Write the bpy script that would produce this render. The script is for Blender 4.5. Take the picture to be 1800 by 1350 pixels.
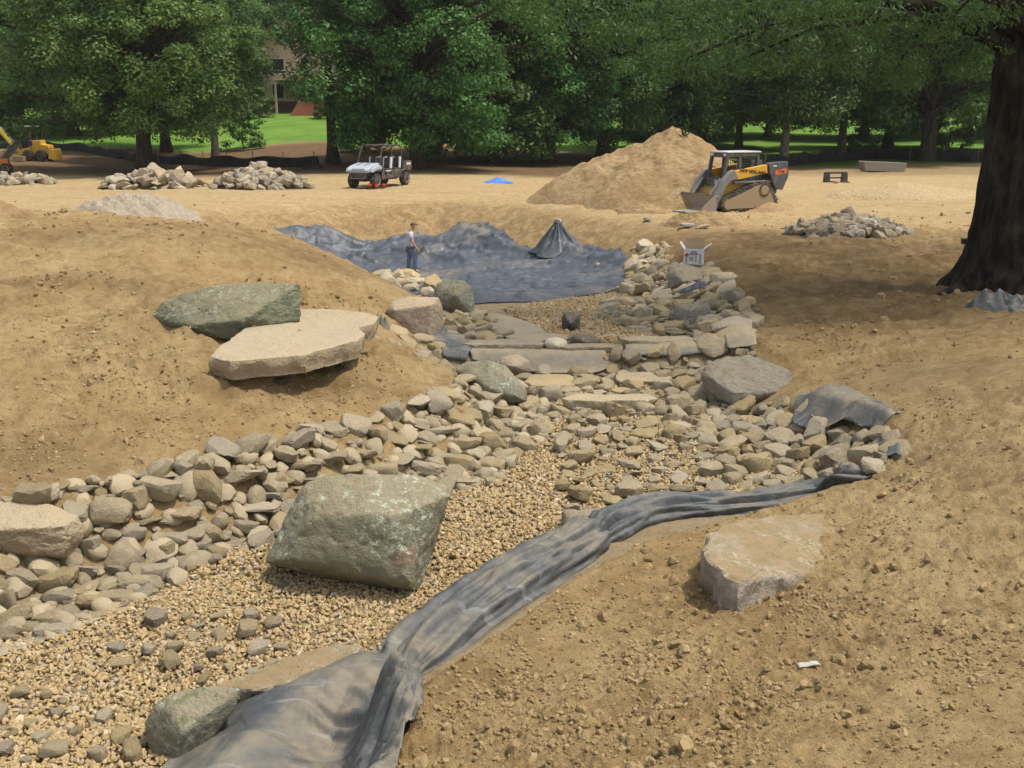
import bpy, bmesh, math, random
import numpy as np
from mathutils import Vector, Matrix, Euler

for o in list(bpy.data.objects):
    bpy.data.objects.remove(o, do_unlink=True)
scene = bpy.context.scene
COL = scene.collection
R = math.radians

# ------------------------------------------------------------------ camera
FPX, CX, CY = 1750.0, 900.0, 675.0          # focal length and centre in photo pixels
PITCH = R(14.9)
CAM = np.array((0.0, 0.0, 3.2))
cam_data = bpy.data.cameras.new('camera')
cam_data.sensor_width = 36.0
cam_data.lens = 36.0 * FPX / 1800.0
cam_data.clip_start = 0.05
cam_data.clip_end = 2000.0
cam = bpy.data.objects.new('camera', cam_data)
COL.objects.link(cam)
cam.location = CAM
cam.rotation_euler = (R(90) - PITCH, 0, 0)
scene.camera = cam

# ------------------------------------------------------------------ sky, sun, exposure
SUN_EL, SUN_AZ = R(67), R(100)               # azimuth measured from +Y towards +X
world = bpy.data.worlds.new('World')
scene.world = world
world.use_nodes = True
wn = world.node_tree
bg = wn.nodes['Background']
sky = wn.nodes.new('ShaderNodeTexSky')
sky.sky_type = 'NISHITA'
sky.sun_disc = False
sky.sun_elevation = SUN_EL
sky.sun_rotation = SUN_AZ
sky.air_density = 1.0
sky.dust_density = 2.0
hz = wn.nodes.new('ShaderNodeHueSaturation')      # a milky summer sky, less blue all over
hz.inputs['Saturation'].default_value = 0.45
wn.links.new(sky.outputs['Color'], hz.inputs['Color'])
wn.links.new(hz.outputs['Color'], bg.inputs['Color'])
bg.inputs['Strength'].default_value = 0.13
sun_data = bpy.data.lights.new('sun', 'SUN')
sun_data.energy = 2.5
sun_data.angle = R(6)
sun_data.color = (1.0, 0.94, 0.84)
sun = bpy.data.objects.new('sun', sun_data)
COL.objects.link(sun)
sdir = Vector((math.sin(SUN_AZ) * math.cos(SUN_EL), math.cos(SUN_AZ) * math.cos(SUN_EL), math.sin(SUN_EL)))
sun.rotation_euler = (-sdir).to_track_quat('-Z', 'Y').to_euler()
sun.location = sdir * 60
vs = scene.view_settings
vs.view_transform = 'Standard'
vs.look = 'None'
vs.gamma = 1.0
vs.use_curve_mapping = False
vs.exposure = 0.85

# ------------------------------------------------------------------ numeric helpers
rng = np.random.default_rng(7)
random.seed(7)
_tab = np.random.default_rng(99).random(65536).astype(np.float32)

def vnoise(p):
    """value noise in 0..1 for an (N,3) array"""
    p = np.asarray(p, dtype=np.float64)
    i = np.floor(p).astype(np.int64)
    f = (p - i).astype(np.float32)
    f = f * f * (3 - 2 * f)
    r = 0
    for dx in (0, 1):
        wx = f[:, 0] if dx else 1 - f[:, 0]
        for dy in (0, 1):
            wy = f[:, 1] if dy else 1 - f[:, 1]
            for dz in (0, 1):
                wz = f[:, 2] if dz else 1 - f[:, 2]
                h = ((i[:, 0] + dx) * 73856093) ^ ((i[:, 1] + dy) * 19349663) ^ ((i[:, 2] + dz) * 83492791)
                h = (h ^ (h >> 13)) * 1274126177
                r = r + wx * wy * wz * _tab[(h >> 7) & 65535]
    return r

def fbm(p, octaves=3, gain=0.5):
    p = np.asarray(p, dtype=np.float64)
    r, a, t = 0, 1.0, 0.0
    for k in range(octaves):
        r = r + a * (vnoise(p) - 0.5)
        t += a
        a *= gain
        p = p * 2.03 + 17.1
    return r / t                                # about -0.5..0.5

def xy0(x, y, s=1.0, off=0.0):
    x = np.asarray(x, dtype=np.float64).ravel()
    y = np.asarray(y, dtype=np.float64).ravel()
    return np.stack([x * s + off, y * s - off, np.full_like(x, off * 1.7 + 0.37)], 1)

def sstep(a, b, x):
    t = np.clip((x - a) / (b - a), 0, 1)
    return t * t * (3 - 2 * t)

def ray(u, v):
    """direction of a photo pixel, scaled so that depth along the lens axis is 1"""
    a, b = (u - CX) / FPX, (CY - v) / FPX
    return np.array((a, math.cos(PITCH) + b * math.sin(PITCH), -math.sin(PITCH) + b * math.cos(PITCH)))

def at_depth(u, v, d):
    return CAM + ray(u, v) * d

def at_z(u, v, z):
    r = ray(u, v)
    return CAM + r * ((z - CAM[2]) / r[2])

def pin_poly(px, py, poly):
    inside = np.zeros(len(px), bool)
    n = len(poly)
    j = n - 1
    for i in range(n):
        xi, yi = poly[i]
        xj, yj = poly[j]
        c = ((yi > py) != (yj > py)) & (px < (xj - xi) * (py - yi) / (yj - yi + 1e-12) + xi)
        inside ^= c
        j = i
    return inside

def poly_dist(px, py, poly, closed=True):
    """distance to the outline and the nearest point on it"""
    best = np.full(len(px), 1e18)
    bx = np.zeros(len(px)); by = np.zeros(len(px))
    n = len(poly)
    for i in range(n if closed else n - 1):
        ax, ay = poly[i]
        cx, cy = poly[(i + 1) % n]
        dx, dy = cx - ax, cy - ay
        t = np.clip(((px - ax) * dx + (py - ay) * dy) / (dx * dx + dy * dy + 1e-12), 0, 1)
        qx, qy = ax + t * dx, ay + t * dy
        d = (px - qx) ** 2 + (py - qy) ** 2
        m = d < best
        best[m] = d[m]; bx[m] = qx[m]; by[m] = qy[m]
    return np.sqrt(best), bx, by

# ------------------------------------------------------------------ object helpers
def tag(o, label=None, cat=None, group=None, kind=None):
    if label: o['label'] = label
    if cat: o['category'] = cat
    if group: o['group'] = group
    if kind: o['kind'] = kind
    return o

def link(name, data, mat=None, parent=None, loc=None):
    o = bpy.data.objects.new(name, data)
    COL.objects.link(o)
    if mat is not None and data is not None and len(data.materials) == 0:
        data.materials.append(mat)
    if parent is not None: o.parent = parent
    if loc is not None: o.location = loc
    return o

def empty(name, loc=(0, 0, 0), rz=0.0):
    o = bpy.data.objects.new(name, None)
    COL.objects.link(o)
    o.location = loc
    o.rotation_euler = (0, 0, rz)
    o.empty_display_size = 0.2
    return o

def np_mesh(name, verts, faces, mat=None, smooth=True, sharp=0):
    """faces: (M,k) int array, all of the same size"""
    verts = np.ascontiguousarray(verts, dtype=np.float32)
    faces = np.ascontiguousarray(faces, dtype=np.int32)
    me = bpy.data.meshes.new(name)
    k = faces.shape[1]
    me.vertices.add(len(verts))
    me.vertices.foreach_set('co', verts.ravel())
    me.loops.add(faces.size)
    me.loops.foreach_set('vertex_index', faces.ravel())
    me.polygons.add(len(faces))
    me.polygons.foreach_set('loop_start', np.arange(0, faces.size, k, dtype=np.int32))
    me.polygons.foreach_set('use_smooth', np.full(len(faces), smooth, dtype=bool))
    me.update(calc_edges=True)
    me.validate()
    if sharp: me.set_sharp_from_angle(angle=R(sharp))
    if mat is not None: me.materials.append(mat)
    return me

def set_attr(me, name, arr):
    a = me.attributes.new(name, 'FLOAT', 'POINT')
    a.data.foreach_set('value', np.ascontiguousarray(arr, dtype=np.float32))

_ico = {}
def ico(sub):
    if sub not in _ico:
        bm = bmesh.new()
        bmesh.ops.create_icosphere(bm, subdivisions=sub, radius=1.0)
        v = np.array([x.co[:] for x in bm.verts]); f = np.array([[q.index for q in p.verts] for p in bm.faces])
        bm.free()
        v /= np.linalg.norm(v, axis=1)[:, None]
        _ico[sub] = (v, f)
    return _ico[sub]

class MB:
    """collects boxes, prisms, tubes and discs into one mesh object"""
    def __init__(self):
        self.bm = bmesh.new()
    def box(self, c, s, rot=None):
        r = bmesh.ops.create_cube(self.bm, size=1.0)['verts']
        M = Matrix.Translation(Vector(c))
        if rot is not None: M = M @ Euler(rot).to_matrix().to_4x4()
        M = M @ Matrix.Diagonal((s[0], s[1], s[2], 1))
        bmesh.ops.transform(self.bm, matrix=M, verts=r)
        return self
    def prism(self, pts, y0, y1, axis='y'):
        """profile in the xz plane, extruded along y (or xy along z, yz along x)"""
        def P(a, b, t):
            return {'y': (a, t, b), 'z': (a, b, t), 'x': (t, a, b)}[axis]
        A = [self.bm.verts.new(P(a, b, y0)) for a, b in pts]
        B = [self.bm.verts.new(P(a, b, y1)) for a, b in pts]
        n = len(pts)
        fs = [self.bm.faces.new(A), self.bm.faces.new(B[::-1])]
        for i in range(n):
            fs.append(self.bm.faces.new((A[i], B[i], B[(i + 1) % n], A[(i + 1) % n])))
        return self
    def cyl(self, p0, p1, r0, r1=None, n=14, caps=True):
        p0, p1 = Vector(p0), Vector(p1)
        r1 = r0 if r1 is None else r1
        d = p1 - p0
        res = bmesh.ops.create_cone(self.bm, cap_ends=caps, segments=n, radius1=r0, radius2=r1, depth=d.length)
        M = Matrix.Translation((p0 + p1) / 2) @ d.to_track_quat('Z', 'Y').to_matrix().to_4x4()
        bmesh.ops.transform(self.bm, matrix=M, verts=res['verts'])
        return self
    def tube(self, pts, r, n=8):
        pts = [Vector(p) for p in pts]
        rs = r if isinstance(r, (list, tuple)) else [r] * len(pts)
        rings = []
        for i, p in enumerate(pts):
            d = (pts[min(i + 1, len(pts) - 1)] - pts[max(i - 1, 0)]).normalized()
            a = d.orthogonal().normalized() if i == 0 else (rings_a - d * rings_a.dot(d)).normalized()
            rings_a = a
            b = d.cross(a)
            rings.append([self.bm.verts.new(p + (a * math.cos(t) + b * math.sin(t)) * rs[i])
                          for t in [2 * math.pi * k / n for k in range(n)]])
        for A, B in zip(rings, rings[1:]):
            for k in range(n):
                self.bm.faces.new((A[k], A[(k + 1) % n], B[(k + 1) % n], B[k]))
        self.bm.faces.new(rings[0][::-1]); self.bm.faces.new(rings[-1])
        return self
    def lathe(self, prof, c=(0, 0, 0), axis='y', n=20):
        """prof: (radius, along) pairs"""
        rings = []
        for r, t in prof:
            ring = []
            for k in range(n):
                a = 2 * math.pi * k / n
                p = {'y': (r * math.cos(a), t, r * math.sin(a)), 'z': (r * math.cos(a), r * math.sin(a), t),
                     'x': (t, r * math.cos(a), r * math.sin(a))}[axis]
                ring.append(self.bm.verts.new(Vector(c) + Vector(p)))
            rings.append(ring)
        for A, B in zip(rings, rings[1:]):
            for k in range(n):
                self.bm.faces.new((A[k], A[(k + 1) % n], B[(k + 1) % n], B[k]))
        self.bm.faces.new(rings[0]); self.bm.faces.new(rings[-1][::-1])
        return self
    def mesh(self, name, mat=None, smooth=False):
        bmesh.ops.recalc_face_normals(self.bm, faces=self.bm.faces)
        me = bpy.data.meshes.new(name)
        self.bm.to_mesh(me)
        self.bm.free()
        if smooth:
            for p in me.polygons: p.use_smooth = True
        if mat: me.materials.append(mat)
        return me
    def build(self, name, mat, parent=None, bevel=0.0, smooth=False):
        o = link(name, self.mesh(name, mat, smooth), None, parent)
        if bevel > 0:
            m = o.modifiers.new('bevel', 'BEVEL')
            m.width = bevel; m.segments = 2; m.limit_method = 'ANGLE'; m.angle_limit = R(40)
        return o

# ------------------------------------------------------------------ material helpers
class NT:
    def __init__(self, name):
        self.m = bpy.data.materials.new(name)
        self.m.use_nodes = True
        self.t = self.m.node_tree
        self.b = self.t.nodes['Principled BSDF']
        self.b.inputs['Specular IOR Level'].default_value = 0.25
    def n(self, kind, **kw):
        x = self.t.nodes.new(kind)
        for k, v in kw.items(): setattr(x, k, v)
        return x
    def l(self, a, b):
        self.t.links.new(a, b)
    def val(self, inp, v):
        if hasattr(v, 'is_output') or isinstance(v, bpy.types.NodeSocket): self.l(v, inp)
        elif isinstance(v, (tuple, list)) and len(v) == 3 and inp.type == 'RGBA': inp.default_value = (*v, 1)
        else: inp.default_value = v
    def math(self, op, a, b=0.0, c=None, clamp=False):
        x = self.n('ShaderNodeMath', operation=op, use_clamp=clamp)
        self.val(x.inputs[0], a); self.val(x.inputs[1], b)
        if c is not None: self.val(x.inputs[2], c)
        return x.outputs[0]
    def mix(self, f, a, b, blend='MIX'):
        x = self.n('ShaderNodeMix', data_type='RGBA', blend_type=blend)
        self.val(x.inputs['Factor'], f); self.val(x.inputs['A'], a); self.val(x.inputs['B'], b)
        for i in x.inputs:
            pass
        return x.outputs['Result']
    def cmix(self, f, a, b, blend='MIX'):
        x = self.n('ShaderNodeMixRGB', blend_type=blend)
        self.val(x.inputs[0], f); self.val(x.inputs[1], a); self.val(x.inputs[2], b)
        return x.outputs[0]
    def noise(self, vec, scale, detail=4.0, rough=0.55, dist=0.0):
        x = self.n('ShaderNodeTexNoise')
        if vec is not None: self.l(vec, x.inputs['Vector'])
        x.inputs['Scale'].default_value = scale
        x.inputs['Detail'].default_value = detail
        x.inputs['Roughness'].default_value = rough
        x.inputs['Distortion'].default_value = dist
        return x.outputs['Fac']
    def ramp(self, fac, a, b, lo=0.0, hi=1.0):
        x = self.n('ShaderNodeMapRange', interpolation_type='SMOOTHSTEP')
        self.val(x.inputs[0], fac)
        x.inputs[1].default_value = a; x.inputs[2].default_value = b
        x.inputs[3].default_value = lo; x.inputs[4].default_value = hi
        return x.outputs[0]
    def attr(self, name):
        return self.n('ShaderNodeAttribute', attribute_name=name).outputs['Fac']
    def pos(self):
        return self.n('ShaderNodeNewGeometry').outputs['Position']
    def obj(self):
        return self.n('ShaderNodeTexCoord').outputs['Object']
    def nz(self):
        s = self.n('ShaderNodeSeparateXYZ')
        self.l(self.n('ShaderNodeNewGeometry').outputs['Normal'], s.inputs[0])
        return s.outputs[2]
    def stretch(self, vec, sx, sy, sz, rz=0.0):
        x = self.n('ShaderNodeMapping')
        self.l(vec, x.inputs[0])
        x.inputs['Scale'].default_value = (sx, sy, sz)
        x.inputs['Rotation'].default_value = (0, 0, rz)
        return x.outputs[0]
    def bump(self, h, strength=0.5, dist=0.02, prev=None):
        x = self.n('ShaderNodeBump')
        x.inputs['Strength'].default_value = strength
        x.inputs['Distance'].default_value = dist
        self.l(h, x.inputs['Height'])
        if prev is not None: self.l(prev, x.inputs['Normal'])
        return x.outputs[0]
    def done(self, color, rough=0.9, normal=None, metal=0.0, spec=None):
        self.val(self.b.inputs['Base Color'], color)
        self.val(self.b.inputs['Roughness'], rough)
        self.b.inputs['Metallic'].default_value = metal
        if spec is not None: self.b.inputs['Specular IOR Level'].default_value = spec
        if normal is not None: self.l(normal, self.b.inputs['Normal'])
        return self.m

def simple_mat(name, col, rough=0.6, metal=0.0, grime=0.35, dust=(0.36, 0.26, 0.15), scale=6.0, spec=0.4, bump=0.0):
    """painted or moulded surface with uneven dust and wear"""
    t = NT(name)
    p = t.obj()
    a = t.noise(p, scale, 5, 0.6)
    b = t.noise(p, scale * 5, 3, 0.6)
    f = t.math('MULTIPLY', t.ramp(a, 0.38, 0.75), grime)
    c = t.cmix(f, col, dust)
    c = t.cmix(t.math('MULTIPLY', b, 0.35), c, tuple(x * 0.6 for x in col))
    r = t.math('ADD', t.math('MULTIPLY', f, 0.5), rough, clamp=True)
    nm = t.bump(b, bump, 0.01) if bump > 0 else None
    return t.done(c, r, nm, metal, spec)
# ------------------------------------------------------------------ terrain heights
def warp(x, y):
    r = np.sqrt(x * x + y * y) + 1e-6
    g = np.log1p(r / 6.0) * 6.0 / r
    return x * g, y * g

class TPS:
    def __init__(self, pts, lam=0.02):
        P = np.array(pts, float)
        self.q = np.stack(warp(P[:, 0], P[:, 1]), 1)
        n = len(P)
        K = self.kern(self.q, self.q) + lam * np.eye(n)
        A = np.zeros((n + 3, n + 3))
        A[:n, :n] = K; A[:n, n] = 1; A[:n, n + 1:] = self.q
        A[n, :n] = 1; A[n + 1:, :n] = self.q.T
        s = np.linalg.solve(A, np.concatenate([P[:, 2], np.zeros(3)]))
        self.w, self.c = s[:n], s[n:]
    @staticmethod
    def kern(a, b):
        d2 = ((a[:, None, :] - b[None, :, :]) ** 2).sum(2)
        return 0.5 * d2 * np.log(d2 + 1e-9)
    def __call__(self, x, y):
        out = np.empty(len(x))
        for s in range(0, len(x), 60000):
            q = np.stack(warp(x[s:s + 60000], y[s:s + 60000]), 1)
            out[s:s + 60000] = self.kern(q, self.q) @ self.w + self.c[0] + q @ self.c[1:]
        return out

def px(u, v, z):
    p = at_z(u, v, z)
    return (p[0], p[1], z)

BANK = TPS([
    # left mound, wall top to crest
    px(-250, 950, .1), px(0, 872, .1), px(200, 850, .06), px(350, 815, .05), px(520, 785, 0), px(660, 745, -.05), px(780, 705, -.1),
    px(0, 700, .38), px(200, 650, .47), px(340, 605, .5), px(600, 655, .19), px(760, 640, -.05), px(660, 600, .05),
    px(0, 500, .82), px(200, 480, .92), px(400, 500, .72), px(500, 480, .65), px(600, 482, .33), px(690, 530, .12), px(550, 450, .6),
    px(480, 412, .9), px(330, 393, 1.12), px(150, 380, 1.22), px(0, 370, 1.28), px(-250, 360, 1.3),
    (-9, 27, .35), (-16, 30, .3), (-24, 27, .8), (-5, 25, -.1), (-13, 37, .05), (-22, 38, .1),
    # plateau
    (-30, 48, 0), (-15, 47, 0), (-8, 46, 0), (0, 46, 0), (8, 46, 0), (16, 46, 0), (30, 46, .1), (-40, 62, 0), (-20, 62, 0), (0, 62, 0), (20, 62, 0), (40, 62, .1),
    (2, 40, 0), (10, 36.5, 0), (14, 34, 0), (20, 30, .05), (28, 26, .2),
    # lawn rising behind the trees
    (-60, 86, .3), (-25, 86, .7), (0, 86, .5), (25, 86, .2), (60, 86, .4), (-60, 105, 2), (-24, 105, 3.0), (0, 105, 2.0), (30, 105, 1.0), (70, 105, 1.4),
    (-80, 150, 5), (0, 150, 5), (80, 150, 4), (-200, 320, 12), (0, 320, 12), (200, 320, 12), (-120, 60, .5), (120, 60, .6), (300, 100, 3), (-300, 100, 3), (0, 600, 20),
    # right bank
    px(1330, 480, 0), px(1350, 560, -.03), px(1400, 620, 0), px(1450, 660, 0), px(1600, 705, .22), px(1750, 650, .5), px(1560, 560, .02), px(1750, 540, .1), px(1740, 515, .05),
    px(1600, 470, .02), px(1450, 450, .0), px(1320, 425, -.05), px(1500, 395, 0), px(1700, 420, .05), (16, 20, .2), (14, 12, .9), (24, 18, .5),
    # right foreground up to the photographer
    px(1590, 790, .05), px(1520, 860, .05), px(1330, 905, 0), px(1050, 1000, -.05), px(850, 1085, -.05), px(760, 1185, 0), px(720, 1330, .08),
    px(1360, 1060, .12), px(1800, 1000, .42), px(1800, 1350, .72), px(1300, 1350, .48), px(1000, 1350, .25), px(1800, 800, .55),
    (0, 0, 1.5), (3, 0, 1.6), (-3, 0, .9), (-6, 3, .5), (-9, 6, .3), (7, 3, 1.1), (0, -8, 1.8), (10, -8, 2), (-10, -8, 1.2), (0, -60, 2), (-60, 0, 1), (60, 0, 2), (0, 2.2, .95),
], 0.004)

BED = TPS([
    px(100, 1300, -.56), px(-200, 1150, -.56), px(300, 1120, -.53), px(600, 1060, -.5), px(900, 900, -.5), px(1200, 800, -.5), px(1050, 740, -.5), px(1000, 665, -.5), px(400, 1340, -.56),
    px(1450, 800, -.38), px(1350, 760, -.42), px(1000, 600, -.45), px(1150, 600, -.42), px(1000, 540, -.7), px(900, 525, -1.0), px(820, 560, -.6), px(1110, 560, -.5), px(1150, 520, -.75),
    px(1050, 470, -1.4), px(1110, 480, -1.15), px(720, 485, -2.0), px(850, 480, -1.8), px(600, 445, -1.9), px(560, 410, -1.3), px(830, 410, -1.5), px(980, 420, -1.4), px(760, 430, -1.7), px(1180, 450, -.9),
    (-12, 33, -1.4), (-8, 28, -1.8), (-4, 26, -1.7), (3, 38, -1.3), (-3, 3, -.56), (-6, 5, -.56), px(1240, 540, -.4),
], 0.01)

# bank-top line of the channel and pond; last number is the width of the slope below it
CH = [px(-450, 1050, .05) + (1.0,), px(-250, 960, .05) + (.95,), px(0, 872, .08) + (.9,), px(200, 848, .06) + (.9,), px(350, 815, .05) + (.9,), px(520, 785, 0) + (.9,),
      px(660, 745, -.05) + (.9,), px(780, 705, -.1) + (.85,), px(822, 672, -.1) + (.7,), px(740, 642, -.08) + (.8,), px(650, 612, -.03) + (1.0,),
      px(655, 560, .02) + (1.3,), px(668, 508, .1) + (2.0,), (-4.3, 22.5, 0, 3.0), (-7, 25.5, 0, 4.0), (-12, 29, 0, 4.0), (-15, 34, 0, 4.0),
      px(430, 357, 0) + (4.0,), px(600, 347, 0) + (4.2,), px(800, 344, 0) + (4.0,), px(950, 352, 0) + (4.0,), px(1060, 366, 0) + (4.2,),
      px(1190, 384, 0) + (4.5,), px(1280, 405, 0) + (4.5,), px(1325, 450, 0) + (3.2,), px(1338, 500, 0) + (1.8,), px(1345, 545, 0) + (1.2,), px(1350, 600, 0) + (1.0,),
      px(1395, 632, 0) + (.9,), px(1445, 690, 0) + (.9,), px(1585, 752, 0) + (1.1,), px(1595, 800, 0) + (1.0,), px(1535, 840, 0) + (.6,),
      px(1400, 884, -.02) + (.5,), px(1300, 910, -.02) + (.45,), px(1150, 950, -.05) + (.42,), px(1040, 1005, -.05) + (.42,), px(900, 1105, -.05) + (.45,),
      px(800, 1165, 0) + (.45,), px(742, 1225, 0) + (.5,), px(742, 1290, .05) + (.5,), px(690, 1365, .05) + (.5,), px(600, 1500, .1) + (.5,), px(420, 1750, .2) + (.6,), (-3.5, 1.2, .5, .8), (-7, 3.5, .3, 1.0)]
CHP = [(p[0], p[1]) for p in CH]
BERM = [px(u, v, -.1)[:2] for u, v in ((1525, 822), (1400, 866), (1290, 890), (1150, 908), (1030, 948), (930, 1005), (850, 1058), (720, 1130), (690, 1230), (600, 1330), (450, 1500), (300, 1700))]

BERM_A = np.array(BERM)
bseg = np.linalg.norm(np.diff(BERM_A, axis=0), axis=1); bcum = np.concatenate([[0], np.cumsum(bseg)])
def along_berm(x, y):
    best = np.full(len(x), 1e18); s = np.zeros(len(x)); tt = np.zeros(len(x))
    for i in range(len(BERM_A) - 1):
        a, b = BERM_A[i], BERM_A[i + 1]; dv = b - a
        t_ = np.clip(((x - a[0]) * dv[0] + (y - a[1]) * dv[1]) / (dv @ dv), 0, 1)
        ex, ey = x - a[0] - t_ * dv[0], y - a[1] - t_ * dv[1]
        d = ex * ex + ey * ey
        m = d < best
        best[m] = d[m]; s[m] = (bcum[i] + t_ * bseg[i])[m]
        tt[m] = (-np.sign(dv[0] * ey - dv[1] * ex) * np.sqrt(d))[m]   # positive on the gravel side
    return s, tt

def heights(x, y, parts=False):
    x = np.asarray(x, float).ravel(); y = np.asarray(y, float).ravel()
    b = BANK(x, y)
    ins = pin_poly(x, y, CHP)
    best = np.full(len(x), 1e18); w = np.ones(len(x))
    n = len(CH)
    for i in range(n):
        ax, ay, _, aw = CH[i]; cx, cy, _, cw = CH[(i + 1) % n]
        dx, dy = cx - ax, cy - ay
        t = np.clip(((x - ax) * dx + (y - ay) * dy) / (dx * dx + dy * dy), 0, 1)
        d = (x - ax - t * dx) ** 2 + (y - ay - t * dy) ** 2
        m = d < best
        best[m] = d[m]; w[m] = (aw + t * (cw - aw))[m]
    sd = np.sqrt(best)
    m = np.where(ins, sstep(0, 1, sd / w), 0)
    near = (y < 60) & (m > 0)
    d = b.copy()
    if near.any():
        d[near] = BED(x[near], y[near])
        d[near] += .24 * sstep(14.35, 14.65, y[near]) * (1 - sstep(15.5, 16.8, y[near])) * (np.abs(x[near]) < 5)
    h = b * (1 - m) + d * m
    bd, _, _ = poly_dist(x, y, BERM, closed=False)
    if (y < 12).any():
        k = y < 12
        s_, w_ = along_berm(x[k], y[k])
        sg = np.where(w_ > 0, .10, .12)                        # steep towards the gravel, longer towards the soil
        h[k] = h[k] + .10 * np.exp(-(w_ / sg) ** 2)
    if parts:
        return h, m, np.where(ins, sd, -sd), bd
    return h

def G(u, v, dz=0.0, start=2.5, far=320.0):
    """photo pixel -> the point of the ground it shows"""
    r = ray(u, v)
    t = np.geomspace(start, far, 700)
    P = CAM + t[:, None] * r
    below = P[:, 2] < heights(P[:, 0], P[:, 1]) + dz
    k = int(np.argmax(below)) if below.any() else len(t) - 1
    a, b = t[max(k - 1, 0)], t[k]
    for _ in range(3):
        t = np.linspace(a, b, 24)
        P = CAM + t[:, None] * r
        below = P[:, 2] < heights(P[:, 0], P[:, 1]) + dz
        k = int(np.argmax(below)) if below.any() else len(t) - 1
        a, b = t[max(k - 1, 0)], t[k]
    return P[k]

def H1(x, y):
    return float(heights([x], [y])[0])

def GP(pts):
    return [tuple(G(u, v)[:2]) for u, v in pts]

GRAVEL_PX = [(-60, 1130), (0, 1105), (120, 1095), (230, 1055), (330, 1000), (440, 950), (560, 895), (800, 855), (880, 830), (905, 780), (960, 740), (985, 690), (1040, 670), (1200, 690),
             (1290, 730), (1400, 790), (1480, 830), (1330, 880), (1100, 900), (1000, 940), (880, 1000), (720, 1100), (640, 1170), (430, 1240), (330, 1290), (260, 1500), (-200, 1500)]
GRAVEL = GP(GRAVEL_PX)
BASIN = GP([(880, 545), (960, 530), (1080, 515), (1110, 545), (1180, 590), (1100, 605), (980, 600), (930, 575)])

def detail(x, y, m, sd, bd):
    """small relief of the bare soil"""
    r = np.sqrt(x * x + y * y)
    n = np.zeros(len(x))
    soil = 1 - sstep(0.05, 0.5, m) * (y < 24)
    k = (y < 10) & (x > -2.5)
    if k.any():
        s_, w_ = along_berm(x[k], y[k])
        soil[k] = np.maximum(soil[k], sstep(-.12, -.24, w_) * (np.abs(w_) < .8))
    far = sstep(45, 80, y)
    amp = soil * (1 - .8 * far)
    n += amp * .10 * fbm(xy0(x, y, .9, 3.1), 3)
    lump = fbm(xy0(x, y, 3.2, 9.7), 3)
    n += amp * .055 * (np.abs(lump) * 2 - .35)
    patch = sstep(.42, .62, vnoise(xy0(x, y, .7, 21.0)))
    n += amp * (.25 + .75 * patch) * .085 * fbm(xy0(x, y, 11.0, 4.4), 3)
    n += amp * (.35 + .65 * patch) * .040 * fbm(xy0(x, y, 34.0, 2.2), 2)
    # scraped streaks on the left mound and wheel ruts on the flat ground
    a = R(45)
    sx, sy = x * math.cos(a) - y * math.sin(a), x * math.sin(a) + y * math.cos(a)
    left = sstep(0, -2.5, x) * sstep(12, 15, y) * (1 - sstep(23, 27, y))
    n += left * .13 * fbm(xy0(sx * .35, sy * 4.5, 1.0, 6.6), 3)
    band = sstep(0, -2, x) * sstep(9, 11, y) * (1 - sstep(23, 27, y)) * (1 - .6 * sstep(17, 20.5, y))
    n += band * .10 * fbm(xy0(x * .5, y * 1.6, 1.0, 16.6), 4)
    rid = np.clip(1 - 5 * np.abs(fbm(xy0(x * .8, y * 1.5, 1.1, 26.0), 3)), 0, 1)
    n += band * .17 * rid * (.3 + vnoise(xy0(x, y, .45, 2.0)))
    n += band * .10 * np.abs(fbm(xy0(x, y, 5.0, 33.0), 3)) * 2
    n += sstep(.5, 2.5, x) * (1 - sstep(9, 12, y)) * .05 * (np.abs(fbm(xy0(x, y, 4.0, 43.0), 3)) * 2 + fbm(xy0(x * .5, y * 1.6, 1.3, 5.0), 3))
    rut = sstep(26, 32, y) * (1 - sstep(60, 75, y))
    n += rut * .10 * fbm(xy0(x * .12, y * 1.1, 1.0, 8.1), 3)
    right = sstep(3, 5, x) * sstep(11, 14, y) * (1 - sstep(27, 32, y))
    n += right * .32 * fbm(xy0(x * .35, y * .9, 1.0, 5.1), 4) + right * .06 * fbm(xy0(x * .8, y * 4, 1.0, 7.7), 3)
    n += right * .13 * np.clip(1 - 5 * np.abs(fbm(xy0(x * .5, y * 1.5, 1.0, 61.0), 3)), 0, 1) + right * .10 * np.abs(fbm(xy0(x, y, 3.5, 71.0), 4)) * 2
    bank = sstep(.03, .5, m) * (1 - sstep(.75, 1.0, m)) * sstep(22, 30, y)
    n += bank * .30 * np.abs(fbm(xy0(x, y, 1.9, 53.0), 4)) * 2 + bank * .42 * fbm(xy0(x, y, 1.1, 13.0), 4) + bank * .16 * fbm(xy0(x * 1.4, y * .5, 1.0, 2.9), 3)
    n += .012 * fbm(xy0(x, y, 6.0, 1.0), 2)
    return n * sstep(1.2, 3.0, r)

# ------------------------------------------------------------------ ground sheet
def ground_grid():
    dense = np.linspace(-39, 39, 520)
    side = np.geomspace(1.5, 139, 26)
    ang = np.radians(np.concatenate([-(39 + side)[::-1], dense, 39 + side]))
    el = np.linspace(math.atan(3.0 / 2.6), math.atan(3.0 / 12), 350)
    rad = np.concatenate([np.linspace(.25, 2.4, 10), 3.0 / np.tan(el), np.linspace(12.08, 24, 120), np.linspace(24.1, 47, 130), np.geomspace(47.3, 75, 36), np.geomspace(77, 900, 45)])
    return ang, rad
ang, rad = ground_grid()
AA, RR = np.meshgrid(ang, rad)
gx, gy = (np.sin(AA) * RR).ravel(), (np.cos(AA) * RR).ravel()
gh, gm, gsd, gbd = heights(gx, gy, True)
gz = gh + detail(gx, gy, gm, gsd, gbd)
nc, nr = len(ang), len(rad)
idx = np.arange(nr * nc).reshape(nr, nc)
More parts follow.
